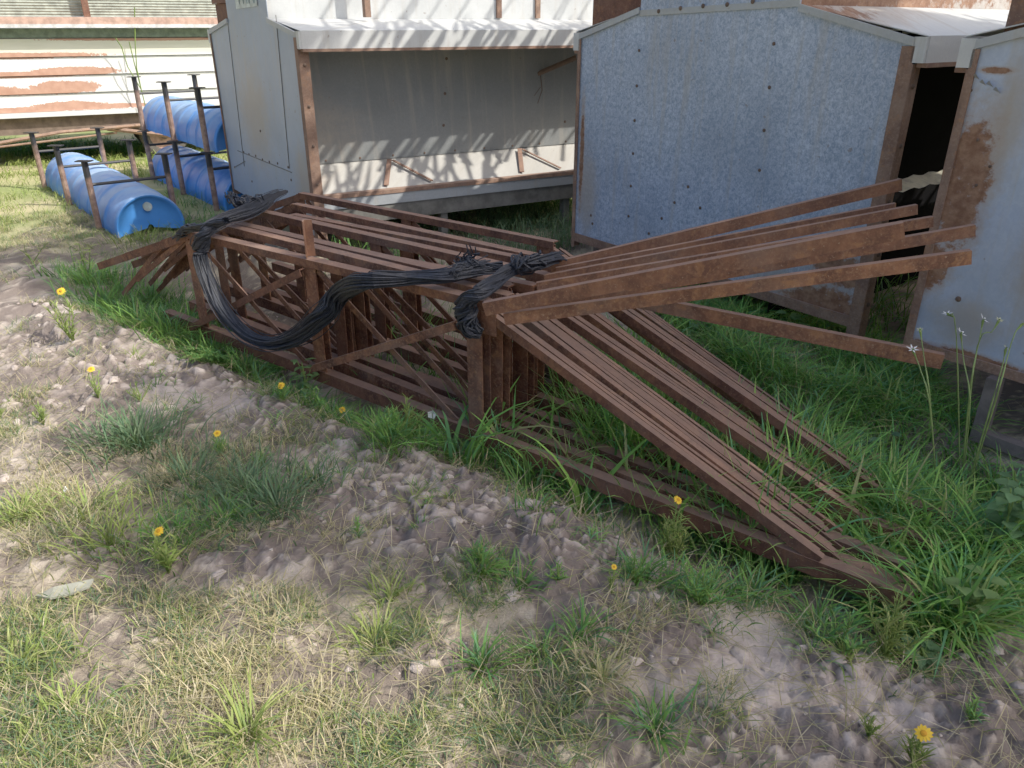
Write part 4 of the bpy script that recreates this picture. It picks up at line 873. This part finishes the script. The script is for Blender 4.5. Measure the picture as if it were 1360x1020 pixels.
m = MB(); m.tube([atz(50,618,.03),atz(100,612,.02),atz(135,604,.04)], .004, 5); o = m.build('dry_stick', plain('straw_stick',(.45,.36,.22),.8), origin=atz(90,612)); tag(o, 'dry straw-coloured stick on the soil at left edge', 'stick')

# ---------------------------------------------------------------- shade tree to the right of the camera
ELEV, AZ = math.radians(45), math.atan2(.954,-.301)
SUN = Vector((math.sin(AZ)*math.cos(ELEV), math.cos(AZ)*math.cos(ELEV), math.sin(ELEV)))
poly = [(.38,.8),(.22,1.25),(0,1.65),(-.5,2.02),(-1.05,2.08),(-1.62,2.6),(-1.5,3.35),(-2.0,3.95),(-2.6,4.6),(-3.9,5.6),(-3.2,6.15),(-2.4,5.5),(-1.8,5.1),(-.5,4.95),(1,4.7),(3.2,4.3),(4.0,2.0),(3.2,.2),(1.6,-.2)]
def inside(x, y):
    r = False; j = len(poly)-1
    for i in range(len(poly)):
        xi, yi = poly[i]; xj, yj = poly[j]
        if (yi > y) != (yj > y) and x < (xj-xi)*(y-yi)/(yj-yi)+xi: r = not r
        j = i
    return r
tr = empty('shade_tree', (11.2,-3.6,0), 'broad leafy tree whose shade falls over the steel stack, right of the view', 'tree')
cl = []
while len(cl) < 520:
    x, y = random.uniform(-4,4.1), random.uniform(-.3,6.3)
    if inside(x, y):
        k = random.uniform(9.5,12.5); cl.append(Vector((x,y,0))+SUN*k)
V, Fs, K = [], [], []
for c0 in cl:
    for j in range(44):
        p = c0+Vector((random.gauss(0,.15),random.gauss(0,.15),random.gauss(0,.13))); d = Vector((random.gauss(0,1),random.gauss(0,1),random.gauss(-.3,.7)))
        leaf_blob(p, d, Vector((random.gauss(0,.6),random.gauss(0,.6),1)).normalized(), random.uniform(.11,.19), random.uniform(.06,.10), V, Fs, K, GREENS[random.randrange(5)]*random.uniform(.35,.6))
mesh_np('crown', np.array(V), [np.array(Fs)], M['leaf'], np.clip(np.array(K),0,1), parent=tr)
m = MB(); fork = Vector((10.4,-3.0,4.6)); m.tube([(11.2,-3.6,-.1),(11.1,-3.5,1.6),(10.8,-3.3,3.2),fork], [.34,.28,.25,.21], 12)
m.build('trunk', M['bark'], tr, smooth=True)
m = MB(); gsh = SUN*10.6; hubs = [Vector((a,b,0))+gsh for a, b in ((2.2,.6),(.2,2.4),(2.6,2.4),(-1.0,3.4),(3.2,1.4),(-2.4,4.7),(.6,3.9),(2.0,4.2))]
for hb, pa in ((0,None),(1,0),(2,0),(3,1),(4,None),(5,3),(6,1),(7,2)):
    a = fork if pa is None else hubs[pa]; m.tube([a, a.lerp(hubs[hb],.5)+Vector((random.gauss(0,.1),random.gauss(0,.1),.12)), hubs[hb]], [.13 if pa is None else .07,.08,.045], 8)
for c0 in cl:
    h = min(hubs, key=lambda q: (q-c0).length)
    if random.random() < .4: m.tube([h, h.lerp(c0,.5)+Vector((0,0,.08)), c0], [.022,.014,.006], 4, False)
m.build('limbs', M['bark'], tr)
# sparse slanting twigs whose shadows stripe the feeder eaves
m = MB(); ew = Vector((.872,.49,0)).normalized()
def twigs(s0, s1, nn, orig, dirv, zlo, zhi, klo, khi):
    for i in range(nn):
        s = random.uniform(s0, s1); b0 = orig+dirv*s+Vector((0,0,random.uniform(zlo,zhi)))+SUN*random.uniform(klo,khi); v = (dirv*random.uniform(.45,.8)+Vector((random.gauss(0,.06),random.gauss(0,.06),.75))).normalized(); L = random.uniform(.35,.85)
        m.tube([b0-v*L, b0+Vector((random.gauss(0,.02),random.gauss(0,.02),0)), b0+v*L], [.019,.017,.008], 4, False)
orgA = Vector((-1.34,5.3,0))
twigs(.55, 3.0, 74, orgA, ew, 1.35, 2.1, 2.4, 3.2); twigs(-.1, 1.5, 22, orgA+Vector((.1,.2,0)), ew, .5, .8, 2.9, 3.6)
twigs(-.1, 2.5, 40, Vector((1.7,3.55,0)), Vector((.806,.592,0)), 1.45, 1.8, 2.4, 3.2)
for hb, q in ((6, orgA+ew*1.5+SUN*3.0+Vector((0,0,1.5))), (7, Vector((2.6,4.2,1.6))+SUN*2.9)): m.tube([hubs[hb], hubs[hb].lerp(q,.5)+Vector((0,0,.3)), q], [.045,.04,.02], 6)
m.build('twigs', M['bark'], tr)

# ---------------------------------------------------------------- light, sky, camera
w = bpy.data.worlds.new('World'); scene.world = w; w.use_nodes = True; nt = w.node_tree; bg = nt.nodes['Background']
sky = nt.nodes.new('ShaderNodeTexSky'); sky.sky_type = 'NISHITA'; sky.sun_disc = False; sky.sun_elevation = ELEV; sky.sun_rotation = AZ; sky.air_density = 1.0; sky.dust_density = 6.0; sky.ozone_density = 3.0
nt.links.new(sky.outputs[0], bg.inputs[0]); bg.inputs[1].default_value = .15
sl = bpy.data.lights.new('sun', 'SUN'); sl.energy = 5.0; sl.angle = math.radians(.5); sl.color = (1,.94,.84)
so = bpy.data.objects.new('sun', sl); C.objects.link(so); so.rotation_euler = (-SUN).to_track_quat('-Z','Y').to_euler(); so.location = SUN*20
cd = bpy.data.cameras.new('camera'); cd.sensor_width = 36; cd.lens = 36*F/1360; cd.clip_end = 2000; cd.clip_start = .05
co = bpy.data.objects.new('camera', cd); C.objects.link(co); co.location = (0,0,H); co.rotation_euler = (math.radians(90)-PITCH, 0, 0); scene.camera = co
scene.view_settings.view_transform = 'Standard'; scene.view_settings.look = 'None'; scene.view_settings.exposure = 0; scene.view_settings.gamma = 1.25
scene.cycles.max_bounces = 5; scene.cycles.diffuse_bounces = 3; scene.cycles.glossy_bounces = 2; scene.cycles.transmission_bounces = 3
